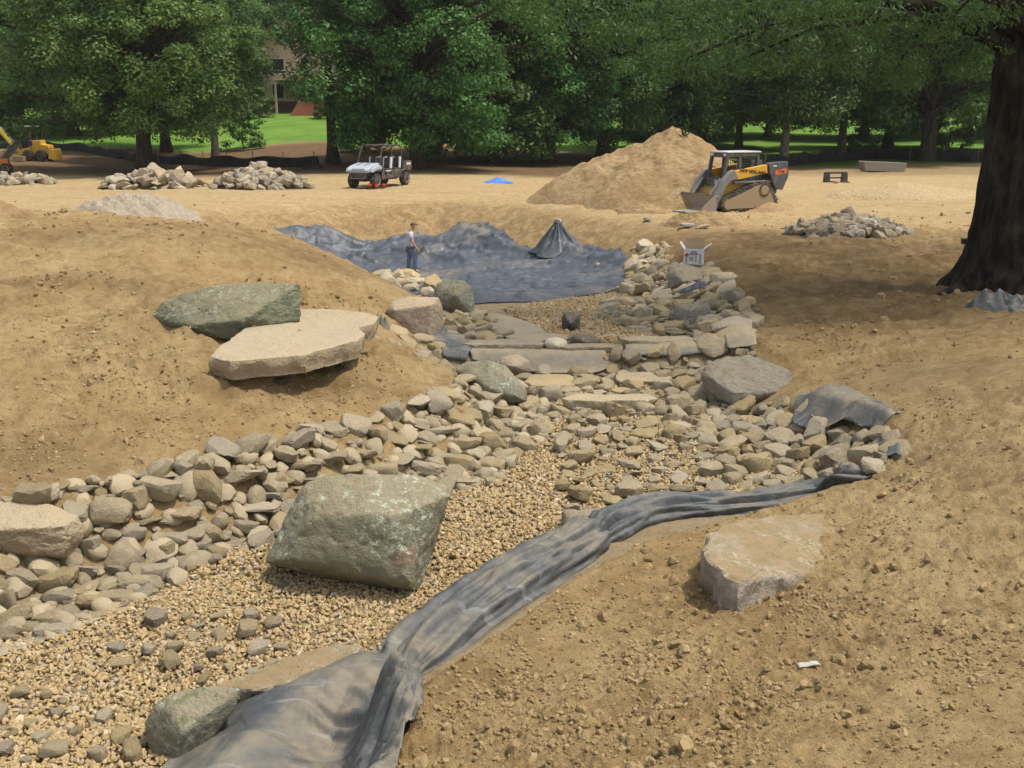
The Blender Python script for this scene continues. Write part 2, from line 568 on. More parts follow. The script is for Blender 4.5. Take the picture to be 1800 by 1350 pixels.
gf = np.stack([idx[:-1, :-1], idx[:-1, 1:], idx[1:, 1:], idx[1:, :-1]], -1).reshape(-1, 4)[:, ::-1]

def blob(x, y, u, v, rx, ry=None):
    p = G(u, v)
    ry = ry or rx
    return np.exp(-(((x - p[0]) / rx) ** 2 + ((y - p[1]) / ry) ** 2))

lawn_edge = np.where(gx > 12, 74, 86) + 5 * fbm(xy0(gx, gy, .12, 3.3), 3) * 2
lawn_mask = sstep(0, 1.2, gy - lawn_edge)
litter = sstep(57, 63, gy + 5 * fbm(xy0(gx, gy, .15, 1.1), 3) + 1.5 * np.sin(gx * .3)) * (1 - lawn_mask) * (np.where(gx > 14, .5, 1.0))
pale = sstep(27, 36, gy) * (1 - sstep(.2, .6, gm) * .4) + .7 * sstep(1.0, 4.5, gx) * (1 - sstep(8, 13, gy))
wet_and_shade = sstep(2.5, 5, gx) * sstep(12, 16, gy) * (1 - sstep(25, 31, gy)) * .95  # shade of the nearest oak, painted into the right-hand soil
wet_and_shade = np.clip(wet_and_shade + .8 * blob(gx, gy, 1240, 420, 3, 3) + .6 * blob(gx, gy, 380, 410, 2.5, 1.0) + .6 * blob(gx, gy, 480, 640, .9, .6)
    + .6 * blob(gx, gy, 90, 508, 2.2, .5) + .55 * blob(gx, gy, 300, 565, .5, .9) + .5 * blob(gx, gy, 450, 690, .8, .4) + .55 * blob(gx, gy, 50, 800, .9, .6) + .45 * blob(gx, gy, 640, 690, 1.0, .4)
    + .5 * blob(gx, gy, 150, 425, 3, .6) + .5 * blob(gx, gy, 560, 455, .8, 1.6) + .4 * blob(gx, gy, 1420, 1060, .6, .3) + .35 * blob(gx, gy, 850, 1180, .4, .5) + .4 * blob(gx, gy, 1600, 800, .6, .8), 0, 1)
churn = np.clip(sstep(.02, .25, gm) * (1 - sstep(.8, 1.0, gm)) * sstep(21, 26, gy) * (.35 + 1.3 * vnoise(xy0(gx, gy, .5, 3.0))) + .5 * sstep(5, -1, gx) * 0, 0, 1)
silt = sstep(.55, .95, gm) * (gy < 24)
_s, _w = along_berm(gx, gy)
silt = silt * ~((gy < 10) & (_w < -.1) & (_w > -1.0) & (gx > -2.5))

t = NT('bare_soil')
p = t.pos()
n1 = t.noise(p, .55, 5, .6); n2 = t.noise(p, 3.0, 6, .65); n3 = t.noise(p, 22.0, 4, .7)
ns = t.noise(t.stretch(p, 1.6, .35, 1, R(35)), 2.2, 5, .6)
c = t.cmix(t.ramp(n1, .35, .68), (.365, .250, .112), (.440, .318, .155))
c = t.cmix(t.ramp(n2, .40, .72, 0, .85), c, (.275, .178, .074))
c = t.cmix(t.math('MULTIPLY', t.ramp(ns, .52, .72), .55), c, (.475, .352, .185))
c = t.cmix(t.math('MULTIPLY', t.attr('churn'), t.ramp(n2, .3, .62, .25, 1.0)), c, (.300, .210, .105))
c = t.cmix(t.math('MULTIPLY', t.math('MULTIPLY', t.attr('pale'), t.ramp(n1, .2, .6, .6, .95)), t.math('SUBTRACT', 1.0, t.math('MULTIPLY', t.attr('churn'), .7))), c, t.cmix(t.ramp(n2, .3, .7), (.460, .345, .180), (.390, .282, .142)))
c = t.cmix(t.math('MULTIPLY', t.attr('churn'), t.ramp(t.noise(p, 2.6, 8, .75, .6), .44, .58, 0, .9)), c, (.235, .150, .066))
c = t.cmix(t.math('MULTIPLY', t.attr('pale'), t.ramp(t.noise(t.stretch(p, .10, 1.0, 1, R(6)), 1.3, 6, .7), .48, .66, 0, .5)), c, (.300, .205, .100))
c = t.cmix(t.math('MULTIPLY', t.attr('wet_and_shade'), t.ramp(n2, .25, .65, .45, 1.0)), c, (.155, .100, .046))  # darkens the damp patches and the painted oak shade alike
c = t.cmix(t.math('MULTIPLY', t.attr('litter'), t.ramp(n2, .2, .5, .7, 1.0)), c, t.cmix(t.ramp(n1, .4, .6), (.140, .080, .042), (.095, .072, .040)))
c = t.cmix(t.math('MULTIPLY', t.attr('silt'), .8), c, (.330, .265, .165))
n4 = t.noise(p, 11.0, 6, .8)
c = t.cmix(t.ramp(n4, .50, .68, 0, .75), c, (.215, .138, .062))
c = t.cmix(t.ramp(t.noise(t.stretch(p, 1, 2.2, 1, R(-20)), 1.7, 7, .75, .5), .50, .66, 0, .6), c, (.225, .145, .066))
c = t.cmix(t.ramp(n3, .58, .78, 0, .5), c, (.56, .45, .29))
c = t.cmix(t.ramp(n3, .24, .42, .6, 0), c, (.135, .083, .037))
b1 = t.bump(t.noise(p, 9.0, 6, .75), .9, .08)
b2 = t.bump(t.noise(p, 45.0, 5, .75), .9, .022, b1)
M_SOIL = t.done(c, .95, b2, 0, .12)

me = np_mesh('ground', np.stack([gx, gy, gz], 1), gf, M_SOIL)
for nm, a in (('pale', pale), ('wet_and_shade', wet_and_shade), ('litter', litter), ('silt', silt), ('churn', churn)):
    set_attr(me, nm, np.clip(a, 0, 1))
ground = tag(link('ground', me), kind='structure')

# lawn: its own sheet lying a few centimetres above the soil
t = NT('mown_lawn')
p = t.pos()
c = t.cmix(t.ramp(t.noise(p, .3, 5, .6), .35, .65), (.095, .190, .026), (.150, .250, .040))
c = t.cmix(t.ramp(t.noise(p, 6.0, 4, .7), .4, .75, 0, .6), c, (.060, .125, .018))
M_LAWN = t.done(c, .9, t.bump(t.noise(p, 14, 4, .7), .6, .08), 0, .15)
sel = (lawn_mask.reshape(nr, nc) > .02)
fs = sel[:-1, :-1] | sel[1:, 1:] | sel[:-1, 1:] | sel[1:, :-1]
lf = gf[fs.ravel()]
used = np.unique(lf)
remap = np.full(nr * nc, -1); remap[used] = np.arange(len(used))
lz = gz[used] - .05 + .11 * lawn_mask[used] + .03 * fbm(xy0(gx[used], gy[used], 3, 1), 2)
lawn = tag(link('lawn', np_mesh('lawn', np.stack([gx[used], gy[used], lz], 1), remap[lf], M_LAWN)), kind='structure')
def HD(x, y):
    x = np.asarray(x, float).ravel(); y = np.asarray(y, float).ravel()
    h, m, sd, bd = heights(x, y, True)
    return h + detail(x, y, m, sd, bd)

# ------------------------------------------------------------------ rock materials
def rock_mat(name, c1, c2, c3, lichen=0.0, lichen_col=(.42, .47, .38), moss=0.0, dust=0.4, dust_col=(.40, .31, .19), scale=2.5, spread=0.35, stain=0.0):
    t = NT(name)
    oi = t.n('ShaderNodeObjectInfo')
    v = t.n('ShaderNodeVectorMath', operation='ADD')
    t.l(t.obj(), v.inputs[0])
    cb = t.n('ShaderNodeCombineXYZ')
    sh = t.math('MULTIPLY', oi.outputs['Random'], 57.0)
    for i in range(3): t.l(sh, cb.inputs[i])
    t.l(cb.outputs[0], v.inputs[1])
    p = v.outputs[0]
    n1 = t.noise(p, scale, 6, .62, .4); n2 = t.noise(p, scale * 4.2, 6, .68); n3 = t.noise(p, scale * 22, 3, .7)
    c = t.cmix(t.ramp(n1, .33, .67), c1, c2)
    c = t.cmix(t.ramp(n2, .45, .72, 0, .8), c, c3)
    if stain > 0:
        st = t.ramp(t.noise(p, scale * .8, 4, .6, .8), .58, .70, 0, stain)
        c = t.cmix(st, c, (.24, .115, .085))
    c = t.cmix(t.ramp(n3, .60, .8, 0, .4), c, tuple(min(1, x * 1.7) for x in c1))
    c = t.cmix(t.ramp(n3, .2, .4, .45, 0), c, tuple(x * .45 for x in c2))
    if dust > 0:
        d = t.math('MULTIPLY', t.ramp(t.nz(), .25, .95, 0, dust), t.ramp(n1, .25, .6, .35, 1.0))
        c = t.cmix(d, c, dust_col)
    if moss > 0:
        mo = t.math('MULTIPLY', t.ramp(t.nz(), .55, .9), t.ramp(n2, .48, .62, 0, moss))
        c = t.cmix(mo, c, (.105, .125, .045))
    if lichen > 0:
        vo = t.n('ShaderNodeTexVoronoi')
        t.l(p, vo.inputs['Vector']); vo.inputs['Scale'].default_value = scale * 3.4
        lf = t.math('MULTIPLY', t.ramp(t.noise(p, scale * 1.3, 4, .6), .46, .62), t.ramp(t.noise(p, scale * 9, 5, .75), .50, .60, 0, lichen))
        c = t.cmix(lf, c, lichen_col)
    # each stone a little lighter, darker, warmer or cooler than its neighbours
    hs = t.n('ShaderNodeHueSaturation')
    t.l(c, hs.inputs['Color'])
    t.l(t.math('ADD', t.math('MULTIPLY', oi.outputs['Random'], spread * 1.6), 1 - spread * .8), hs.inputs['Value'])
    t.l(t.math('ADD', t.math('MULTIPLY', t.math('FRACT', t.math('MULTIPLY', oi.outputs['Random'], 7.31)), spread * 2), 1 - spread), hs.inputs['Saturation'])
    b = t.bump(n2, .85, .05 / scale * 2.5)
    b = t.bump(n3, .7, .016 / scale * 2.5, b)
    return t.done(hs.outputs[0], .92, b, 0, .2)

M_STONE = rock_mat('field_stone', (.425, .352, .225), (.325, .268, .175), (.480, .392, .248), dust=.55, dust_col=(.44, .345, .205), scale=2.0, spread=.22)
M_FLAG = rock_mat('flag_stone', (.400, .330, .215), (.310, .256, .168), (.450, .362, .228), dust=.5, scale=2.0, spread=.25)
M_BOULDER_GREEN = rock_mat('green_grey_lichen_boulder', (.225, .210, .135), (.165, .155, .102), (.270, .240, .160), lichen=.85, lichen_col=(.430, .460, .350), dust=.25, scale=2.2, spread=.05, stain=.45)
M_BOULDER_DARK = rock_mat('dark_green_boulder', (.160, .165, .105), (.100, .105, .068), (.215, .208, .138), lichen=.75, lichen_col=(.34, .36, .29), dust=.28, scale=1.8, spread=.05)
M_SLAB = rock_mat('sandy_slab', (.390, .312, .195), (.285, .225, .145), (.420, .325, .170), dust=.5, dust_col=(.46, .375, .245), scale=1.6, spread=.05, stain=.12)
M_BLOCK = rock_mat('pinkish_block', (.315, .252, .180), (.235, .190, .140), (.360, .288, .205), dust=.65, dust_col=(.46, .36, .23), scale=2.0, spread=.08)
M_GREY = rock_mat('grey_boulder', (.255, .225, .180), (.185, .165, .135), (.310, .265, .205), lichen=.25, dust=.4, scale=2.0, spread=.08, moss=.7)
M_MOSSY = rock_mat('mossy_boulder', (.235, .225, .165), (.165, .160, .115), (.290, .262, .190), lichen=.9, dust=.35, scale=2.4, spread=.05, moss=.8)
M_DARK = rock_mat('dark_wet_rock', (.105, .090, .070), (.066, .058, .046), (.145, .122, .090), lichen=.5, dust=.3, scale=3.0, spread=.1)
M_PALE = rock_mat('pale_rock', (.56, .50, .38), (.46, .40, .29), (.62, .55, .42), dust=.3, dust_col=(.5, .42, .28), scale=2.0, spread=.08)
M_HALFBURIED = rock_mat('half_buried_rock', (.330, .275, .210), (.225, .188, .145), (.400, .330, .265), lichen=.5, dust=.95, dust_col=(.275, .195, .098), scale=2.6, spread=.05, moss=.35)
M_PILE = rock_mat('pile_rock', (.360, .305, .225), (.285, .240, .175), (.430, .355, .250), dust=.4, scale=1.2, spread=.28)

# ------------------------------------------------------------------ rock shapes
def star(planes, dims, sub, p=14, noise=.06, nscale=2.0, seed=0, fine=.02):
    """a rock bounded by planes (n, d) with worn edges; dims shapes the sampling sphere"""
    V, F = ico(sub)
    D = V * np.array(dims)
    D = D / np.linalg.norm(D, axis=1)[:, None]
    N = np.array([q[0] for q in planes]); d = np.array([q[1] for q in planes])
    k = np.maximum(D @ N.T / d, 1e-4)
    r = (k ** p).sum(1) ** (-1.0 / p)
    P = D * r[:, None]
    s = float(np.mean(dims))
    nn = fbm(P / s * nscale + seed * 3.7, 4, .55)
    nf = fbm(P / s * nscale * 5 + seed * 1.3, 3, .6)
    ridge = np.abs(fbm(P / s * nscale * 1.7 + seed * 9.1, 3)) 
    crack = np.clip(1 - np.abs(fbm(P / s * nscale * 2.6 + seed * 5.5, 3)) * 14, 0, 1)
    step = np.round(fbm(P / s * nscale * .9 + seed * 2.1, 2) * 7) / 7
    P = P * (1 + noise * 1.4 * nn + noise * 1.3 * step + fine * 2.6 * nf - noise * .9 * ridge - fine * 1.1 * crack)[:, None]
    return P, F

def rand_planes(seed, dims, n=13, jit=.25):
    r = np.random.default_rng(seed)
    out = []
    for ax in range(3):
        for s in (-1, 1):
            v = np.zeros(3); v[ax] = s
            v += r.normal(0, .16, 3); v /= np.linalg.norm(v)
            out.append((v, dims[ax] * (1 - r.random() * .12)))
    for k in range(n):
        v = r.normal(0, 1, 3); v /= np.linalg.norm(v)
        sup = 1 / math.sqrt(((v / np.array(dims)) ** 2).sum())
        sup2 = float(np.abs(v * np.array(dims)).sum())
        out.append((v, sup * (1 - jit * .3) + (sup2 - sup) * r.random() * .55))
    return out

STONES = {'round': [], 'flat': [], 'block': []}
for k in range(14):
    r_ = np.random.default_rng(100 + k)
    for kind, dm, n_, p_, nz_ in (('round', (.5, .36 + .1 * r_.random(), .26 + .1 * r_.random()), 10, 16, .05),
                                  ('flat', (.5, .30 + .12 * r_.random(), .11 + .06 * r_.random()), 9, 22, .06),
                                  ('block', (.5, .32 + .1 * r_.random(), .22 + .1 * r_.random()), 8, 26, .05)):
        P, F = star(rand_planes(100 + k * 7 + len(kind), dm, n_), dm, 3, p_, nz_, 2.0, k + len(kind), .012)
        STONES[kind].append(np_mesh('stone', P, F, M_STONE, sharp=28))

def with_mat(me, mat):
    c = me.copy(); c.materials.clear(); c.materials.append(mat)
    return c
PILE_STONES = {k: [with_mat(m, M_PILE) for m in v] for k, v in STONES.items()}
FLAG_STONES = [with_mat(m, M_FLAG) for m in STONES['flat']]

def normal_at(x, y, e=.08):
    h = heights([x - e, x + e, x, x], [y, y, y - e, y + e])
    n = Vector((h[0] - h[1], h[2] - h[3], 2 * e))
    return n.normalized()

def hull_planes(pts):
    bm = bmesh.new()
    for q in pts: bm.verts.new(q)
    bmesh.ops.convex_hull(bm, input=bm.verts)
    bmesh.ops.recalc_face_normals(bm, faces=bm.faces)
    c = np.mean(np.array(pts), 0)
    pl = []
    for f in bm.faces:
        n = np.array(f.normal); d = float(n @ (np.array(f.verts[0].co) - c))
        if d < 0: n, d = -n, -d
        if d > 1e-3 and not any(abs(d - e) < 1e-3 and n @ m > .999 for m, e in pl): pl.append((n, d))
    bm.free()
    return c, pl

def boulder(name, label, cat, outline, front, base_px, mat, thick=.5, sub=5, p=22, noise=.05, nscale=1.6, seed=1, depth=None, group=None, fine=.014, back_scale=.82):
    """outline: silhouette in photo pixels, at the depth of the ground under base_px; front: (u, v, metres nearer); thick: metres behind"""
    if depth is None:
        g = G(*base_px)
        depth = float((g - CAM) @ np.array((0, math.cos(PITCH), -math.sin(PITCH))))
    pts = [at_depth(u, v, depth) for u, v in outline]
    cu, cv = np.mean([q[0] for q in outline]), np.mean([q[1] for q in outline])
    pts += [at_depth(u, v, depth - dd) for u, v, dd in front]
    pts += [at_depth(cu + (u - cu) * back_scale, cv + (v - cv) * back_scale, depth + thick) for u, v in outline]
    c, pl = hull_planes([tuple(q) for q in pts])
    A = np.array(pts) - c
    dims = np.maximum(np.abs(A).max(0), .05)
    P, F = star(pl, dims, sub, p * 3.2, noise, nscale, seed, fine)
    o = link(name, np_mesh(name, P, F, mat, sharp=24))
    o.location = c
    return tag(o, label, cat, group)

def slab(name, label, cat, outline, thick, mat, seed=1, noise=.02, rag=.09, group=None, under=.9):
    """flat stone: world outline (x, y, z of its top edge) going round, with rough broken sides"""
    pts = np.array(outline, float)
    n = len(pts)
    seg = np.linalg.norm(np.roll(pts, -1, 0) - pts, axis=1)
    tot = seg.sum(); K = 140
    s = np.linspace(0, tot, K, endpoint=False)
    cum = np.concatenate([[0], np.cumsum(seg)])
    ring = []
    for q in s:
        i = min(np.searchsorted(cum, q, 'right') - 1, n - 1)
        t_ = (q - cum[i]) / seg[i]
        ring.append(pts[i] * (1 - t_) + pts[(i + 1) % n] * t_)
    ring = np.array(ring)
    c = ring.mean(0)
    ring = c + (ring - c) * (1 + rag * fbm(ring * 4 + seed, 4, .6))[:, None]
    rows = []
    for f in (.02, .18, .36, .54, .72, .87, .965):
        rows.append(c + (ring - c) * f)
    for f, dz in ((.995, .05), (1.0, .2), (.995, .4), (.985, .6), (.965, .8), (under, .98), (.6, 1.0), (.02, 1.0)):
        q = c + (ring - c) * f; q[:, 2] -= thick * dz
        rows.append(q)
    P = np.concatenate(rows)
    d = np.stack([fbm(P * 6 + seed, 4, .6), fbm(P * 6 + seed + 31, 4, .6), fbm(P * 4 + seed + 57, 4, .55)], 1)
    side = np.repeat(np.array([1.0] * 7 + [1.5, 2.0, 2.2, 2.2, 2.0, 1.5, 1, 1]), K)[:, None]
    P = P + d * np.array((1, 1, .45)) * noise * 2.2 * side
    m = len(rows)
    a = np.arange(m * K).reshape(m, K)
    F = np.stack([a[:-1], np.roll(a, -1, 1)[:-1], np.roll(a, -1, 1)[1:], a[1:]], -1).reshape(-1, 4)
    P0 = c.copy(); P0[2] -= thick
    o = link(name, np_mesh(name, P - P0, F[:, ::-1], mat))
    bmx = bmesh.new(); bmx.from_mesh(o.data); bmesh.ops.recalc_face_normals(bmx, faces=bmx.faces); bmx.to_mesh(o.data); bmx.free()
    o.data.set_sharp_from_angle(angle=R(30))
    o.location = P0
    return tag(o, label, cat, group)

placed = []          # (x, y, radius) of stones already set, so that the packing keeps off them
def keep_off(u0, v0, u1, v1, f=.5):
    g = G((u0 + u1) / 2, v0 * .35 + v1 * .65)
    d = np.linalg.norm(g - CAM)
    placed.append((g[0], g[1], (u1 - u0) / 2 / FPX * d * f * 2 * .8))

# ------------------------------------------------------------------ single boulders and slabs
boulder('boulder', 'large green-grey lichen-spotted boulder standing on the gravel bed in the middle foreground', 'boulder',
        [(463, 990), (478, 950), (503, 895), (530, 852), (560, 837), (640, 831), (750, 834), (797, 868), (790, 892), (770, 930), (757, 990), (737, 1043), (700, 1042), (620, 1018), (540, 1012)],
        [(690, 905, .42), (545, 905, .28), (720, 1030, .36), (500, 985, .22), (600, 985, .34), (765, 880, .25)], (690, 1030), M_BOULDER_GREEN, thick=.75, sub=6, noise=.028, nscale=1.5, seed=3)
boulder('boulder', 'pitted tan ledge boulder jutting from the left stone bank, cut by the picture edge', 'boulder',
        [(-160, 900), (-60, 878), (0, 880), (90, 886), (138, 905), (147, 945), (122, 985), (60, 965), (-60, 980), (-170, 1000)],
        [(120, 925, .25), (0, 930, .35), (110, 975, .22), (-60, 970, .3)], (60, 930), M_SLAB, thick=.6, sub=6, noise=.05, nscale=2.2, seed=8)
boulder('boulder', 'dark green rounded boulder lying on top of the tan flagstone slab', 'boulder',
        [(268, 552), (284, 530), (330, 512), (385, 500), (460, 496), (527, 499), (531, 525), (527, 566), (490, 570), (462, 600), (420, 606), (355, 600), (305, 590), (275, 570)],
        [(330, 575, .35), (430, 560, .5), (410, 600, .35), (340, 545, .2), (490, 540, .2)], (380, 592), M_BOULDER_DARK, thick=.9, sub=6, noise=.035, nscale=1.7, seed=14)
ZS = .56
slab('stone_slab', 'broad tan flagstone slab propped on small stones below the dark green boulder', 'slab',
     [tuple(at_z(u, v, z)) for u, v, z in ((366, 625, .66), (402, 634, .66), (470, 628, .67), (535, 622, .67), (575, 611, .67), (628, 597, .67), (642, 585, .67), (630, 574, .68), (660, 566, .68), (667, 556, .68), (640, 547, .69), (570, 541, .69), (500, 543, .70), (430, 575, .69))],
     .23, M_SLAB, 5, .024, rag=.05, under=.965)
boulder('boulder', 'squared pinkish-grey block boulder with flat sunlit top beside the liner scrap', 'boulder',
        [(678, 545), (688, 530), (715, 521), (772, 522), (779, 540), (777, 585), (760, 600), (722, 598), (690, 586), (682, 570)],
        [(760, 535, .35), (755, 596, .3), (692, 545, .25), (700, 585, .2)], (735, 598), M_BLOCK, thick=.55, sub=5, noise=.02, seed=21, p=34)
boulder('boulder', 'rounded mossy boulder at the pond edge with liner draped over its foot', 'boulder',
        [(761, 515), (768, 497), (790, 490), (815, 492), (831, 505), (835, 530), (832, 556), (800, 560), (770, 545)],
        [(800, 520, .4), (780, 535, .2)], (800, 556), M_MOSSY, thick=.6, sub=5, noise=.03, seed=24, p=14)
boulder('boulder', 'lichen-covered boulder at the tip of the left soil bank', 'boulder',
        [(800, 648), (818, 636), (855, 632), (890, 642), (905, 660), (925, 685), (928, 705), (895, 712), (850, 695), (815, 680)],
        [(870, 690, .3), (900, 695, .2), (840, 660, .15), (890, 660, .2)], (875, 706), M_MOSSY, thick=.5, sub=5, noise=.04, seed=31, p=18)
boulder('boulder', 'big flat-topped grey boulder with moss on the right stream bank', 'boulder',
        [(1230, 660), (1237, 645), (1262, 630), (1318, 624), (1385, 648), (1427, 688), (1405, 698), (1355, 703), (1290, 718), (1262, 695), (1238, 685)],
        [(1290, 690, .35), (1285, 712, .3), (1370, 690, .2), (1250, 665, .2)], (1300, 712), M_GREY, thick=.75, sub=6, noise=.025, seed=37, p=26)
boulder('boulder', 'upright weathered block boulder carrying the white cardboard box', 'boulder',
        [(1173, 480), (1180, 467), (1205, 463), (1240, 466), (1247, 490), (1240, 512), (1200, 520), (1174, 508)],
        [(1200, 495, .35), (1235, 490, .2)], (1205, 512), M_DARK if False else M_GREY, thick=.6, sub=5, noise=.03, seed=41, p=24)
boulder('boulder', 'low square block boulder with dark liner scrap on top in the right bank', 'boulder',
        [(1182, 548), (1188, 536), (1245, 532), (1251, 545), (1250, 565), (1215, 578), (1186, 572)],
        [(1215, 545, .25), (1210, 574, .25)], (1215, 574), M_GREY, thick=.45, sub=4, noise=.02, seed=43, p=30)
boulder('boulder', 'upright dark lichened rock standing in the gravel basin', 'boulder',
        [(987, 558), (990, 549), (1010, 547), (1022, 552), (1020, 578), (1012, 586), (988, 582)], [(1003, 570, .2)], (1003, 584), M_DARK, thick=.3, sub=4, noise=.05, seed=47, p=16)
boulder('boulder', 'low dark brown rock lying behind the pale round stone', 'boulder',
        [(1002, 592), (1012, 586), (1045, 588), (1057, 598), (1055, 608), (1015, 610), (1003, 604)], [(1030, 602, .2)], (1030, 606), M_DARK, thick=.3, sub=4, noise=.05, seed=48, p=16)
boulder('boulder', 'pale cream rounded stone sitting on the ledge across the stream', 'boulder',
        [(955, 604), (962, 594), (980, 592), (996, 598), (999, 608), (992, 619), (965, 619)], [(978, 608, .18)], (978, 619), M_PALE, thick=.35, sub=4, noise=.03, seed=50, p=10)
boulder('boulder', 'pinkish rounded rock against the liner face of the ledge', 'boulder',
        [(868, 640), (880, 627), (910, 622), (932, 634), (936, 655), (920, 663), (885, 660)], [(905, 645, .25)], (905, 660), M_BLOCK, thick=.35, sub=4, noise=.04, seed=52, p=14)

def px_slab(label, u0, v0, u1, v1, thick, mat, seed, zb=None, skew=0):
    """long flat stone seen from the front: top face v0..(v1 - thickness)"""
    g = G((u0 + u1) / 2, v1)
    zt = (g[2] if zb is None else zb) + thick
    d = np.linalg.norm(g - CAM)
    vt = v1 - thick / d * FPX * .97
    r = np.random.default_rng(seed)
    e = lambda a: float(a + r.normal(0, (u1 - u0) * .025))
    pts = [(e(u0), vt - (vt - v0) * .35), (u0 + (u1 - u0) * .12, vt), (u0 + (u1 - u0) * .5, vt + r.normal(0, 1)), (e(u1 - (u1 - u0) * .08), vt - skew), (u1, (vt + v0) / 2 - skew),
           (e(u1 - (u1 - u0) * .12), v0 - skew), (u0 + (u1 - u0) * .55, v0 + r.normal(0, 1)), (e(u0 + (u1 - u0) * .12), v0)]
    o = slab('ledge_stone', label, 'stone', [tuple(at_z(u, v, zt)) for u, v in pts], thick, mat, seed, .022)
    keep_off(u0, v0, u1, v1, .45)
    return o
px_slab('long brown ledge stone at the left end of the spillway ledge', 815, 597, 962, 621, .13, M_FLAG, 61)
px_slab('flat ledge stone just right of the pale round stone', 985, 604, 1085, 622, .10, M_FLAG, 62)
px_slab('long flat capstone on the right half of the spillway ledge', 1088, 590, 1222, 612, .13, M_FLAG, 63)
px_slab('long pale slab step lying across the stream in front of the ledge', 990, 692, 1155, 724, .15, M_FLAG, 64)
px_slab('wide dusty flat slab below the pinkish rock', 925, 658, 1015, 692, .12, M_FLAG, 65)
px_slab('flat slab at the right of the stream below the ledge', 1080, 655, 1180, 680, .08, M_FLAG, 66)

boulder('boulder', 'rounded lichened boulder at the bottom left, half under the foreground liner', 'boulder',
        [(253, 1270), (268, 1240), (300, 1218), (370, 1203), (425, 1208), (418, 1240), (365, 1305), (315, 1380), (275, 1345), (258, 1310)],
        [(320, 1290, .2), (300, 1250, .12), (365, 1260, .12)], (330, 1330), M_MOSSY, thick=.45, sub=6, noise=.04, seed=71, p=14)
slab('stone_slab', 'low flat rock covered with brown debris beside the foreground liner', 'slab',
     [tuple(at_z(u, v, -.36)) for u, v in ((380, 1205), (460, 1215), (560, 1190), (640, 1165), (632, 1135), (600, 1128), (540, 1142), (450, 1175))], .2, M_HALFBURIED, 73, .035)
slab('boulder', 'half-buried flat rock covered with soil on the right foreground slope', 'boulder',
     [tuple(at_z(u, v, z)) for u, v, z in ((1238, 968, .36), (1248, 990, .34), (1264, 1012, .33), (1305, 1022, .33), (1350, 1016, .27), (1420, 1003, .17), (1475, 972, .08), (1500, 945, .04), (1490, 915, .03), (1440, 898, .06), (1350, 905, .16), (1262, 925, .29), (1240, 945, .34))],
     .40, M_HALFBURIED, 77, .05, rag=.10, under=.92)

# ------------------------------------------------------------------ packed stones
def pack(poly, radii, tries, density=.88, weight=None):
    xs = [q[0] for q in poly]; ys = [q[1] for q in poly]
    out = []
    for r, n in zip(radii, tries):
        x = rng.uniform(min(xs), max(xs), n); y = rng.uniform(min(ys), max(ys), n)
        ok = pin_poly(x, y, poly)
        x, y = x[ok], y[ok]
        rr = r * rng.uniform(.82, 1.18, len(x))
        if weight is not None:
            k = rng.random(len(x)) < weight(x, y)
            x, y, rr = x[k], y[k], rr[k]
        for a, b, c in zip(x, y, rr):
            if placed:
                q = np.array(placed)
                if ((q[:, 0] - a) ** 2 + (q[:, 1] - b) ** 2 < ((q[:, 2] + c) * density) ** 2).any(): continue
            placed.append((a, b, c)); out.append((a, b, c))
    return out

def set_stone(me, x, y, r, parent=None, tilt=.25, sink=.25, name='stone', lift=0.0, squash=1.0, yaw=None, level=0.0):
    n = (normal_at(x, y) + Vector((0, 0, level))).normalized()
    n = (n + Vector((rng.normal(0, tilt), rng.normal(0, tilt), 0))).normalized()
    q = n.to_track_quat('Z', 'Y')
    o = link(name, me)
    s = 2 * r
    yaw = rng.uniform(0, 6.28) if yaw is None else yaw
    M = q.to_matrix().to_4x4() @ Matrix.Rotation(yaw, 4, 'Z')
    zz = max(abs(v[2]) for v in me.vertices[0:1] and [(0, 0, me['hz'])]) if 'hz' in me else .25
    hz = zz * s * squash
    loc = Vector((x, y, H1(x, y) + lift)) + n * hz * (1 - 2 * sink)
    o.rotation_euler = M.to_euler()
    o.scale = (s * rng.uniform(.92, 1.12), s * rng.uniform(.85, 1.1), s * squash)
    o.location = loc
    if parent is not None:
        o.parent = parent
        o.location = loc - parent.location
    return o
for L in list(STONES.values()) + list(PILE_STONES.values()) + [FLAG_STONES]:
    for m in L:
        co = np.empty(len(m.vertices) * 3, np.float32); m.vertices.foreach_get('co', co)
        m['hz'] = float(np.abs(co.reshape(-1, 3)[:, 2]).max())

def pick(kinds, src=STONES):
    k = kinds[rng.integers(len(kinds))]
    return src[k][rng.integers(len(src[k]))]

def bank_thing(name, label, cat, base_px, spots, kinds, tilt, sink, limit=300, layers=1):
    g = G(*base_px)
    root = empty(name, g)
    tag(root, label, cat)
    spots = sorted(spots, key=lambda q: -(q[2] / math.hypot(q[0], q[1])))
    for x, y, r in spots[:limit]:
        set_stone(pick(kinds), x, y, r, root, tilt, sink)
    rest = spots[limit:]
    if rest:
        VV, FF, base = [], [], 0
        for x, y, r in rest:
            me = pick(kinds)
            V, F = ico(2)
            d = np.array((.5, .4, .26)) * (1 + rng.normal(0, .12, 3))
            P = V * d * 2 * r * (1 + .25 * fbm(V * 1.7 + rng.random() * 50, 2))[:, None]
            n = (normal_at(x, y) + Vector((rng.normal(0, tilt), rng.normal(0, tilt), 0))).normalized()
            M = np.array((n.to_track_quat('Z', 'Y').to_matrix() @ Matrix.Rotation(rng.uniform(0, 6.28), 3, 'Z')))
            VV.append(P @ M.T + np.array((x, y, H1(x, y) + .2 * r)) - np.array(root.location)); FF.append(F + base); base += len(V)
        o = link('small_stones', np_mesh('small_stones', np.concatenate(VV), np.concatenate(FF), M_STONE_FILL), None, root)
        tag(o, kind='stuff')
    return root

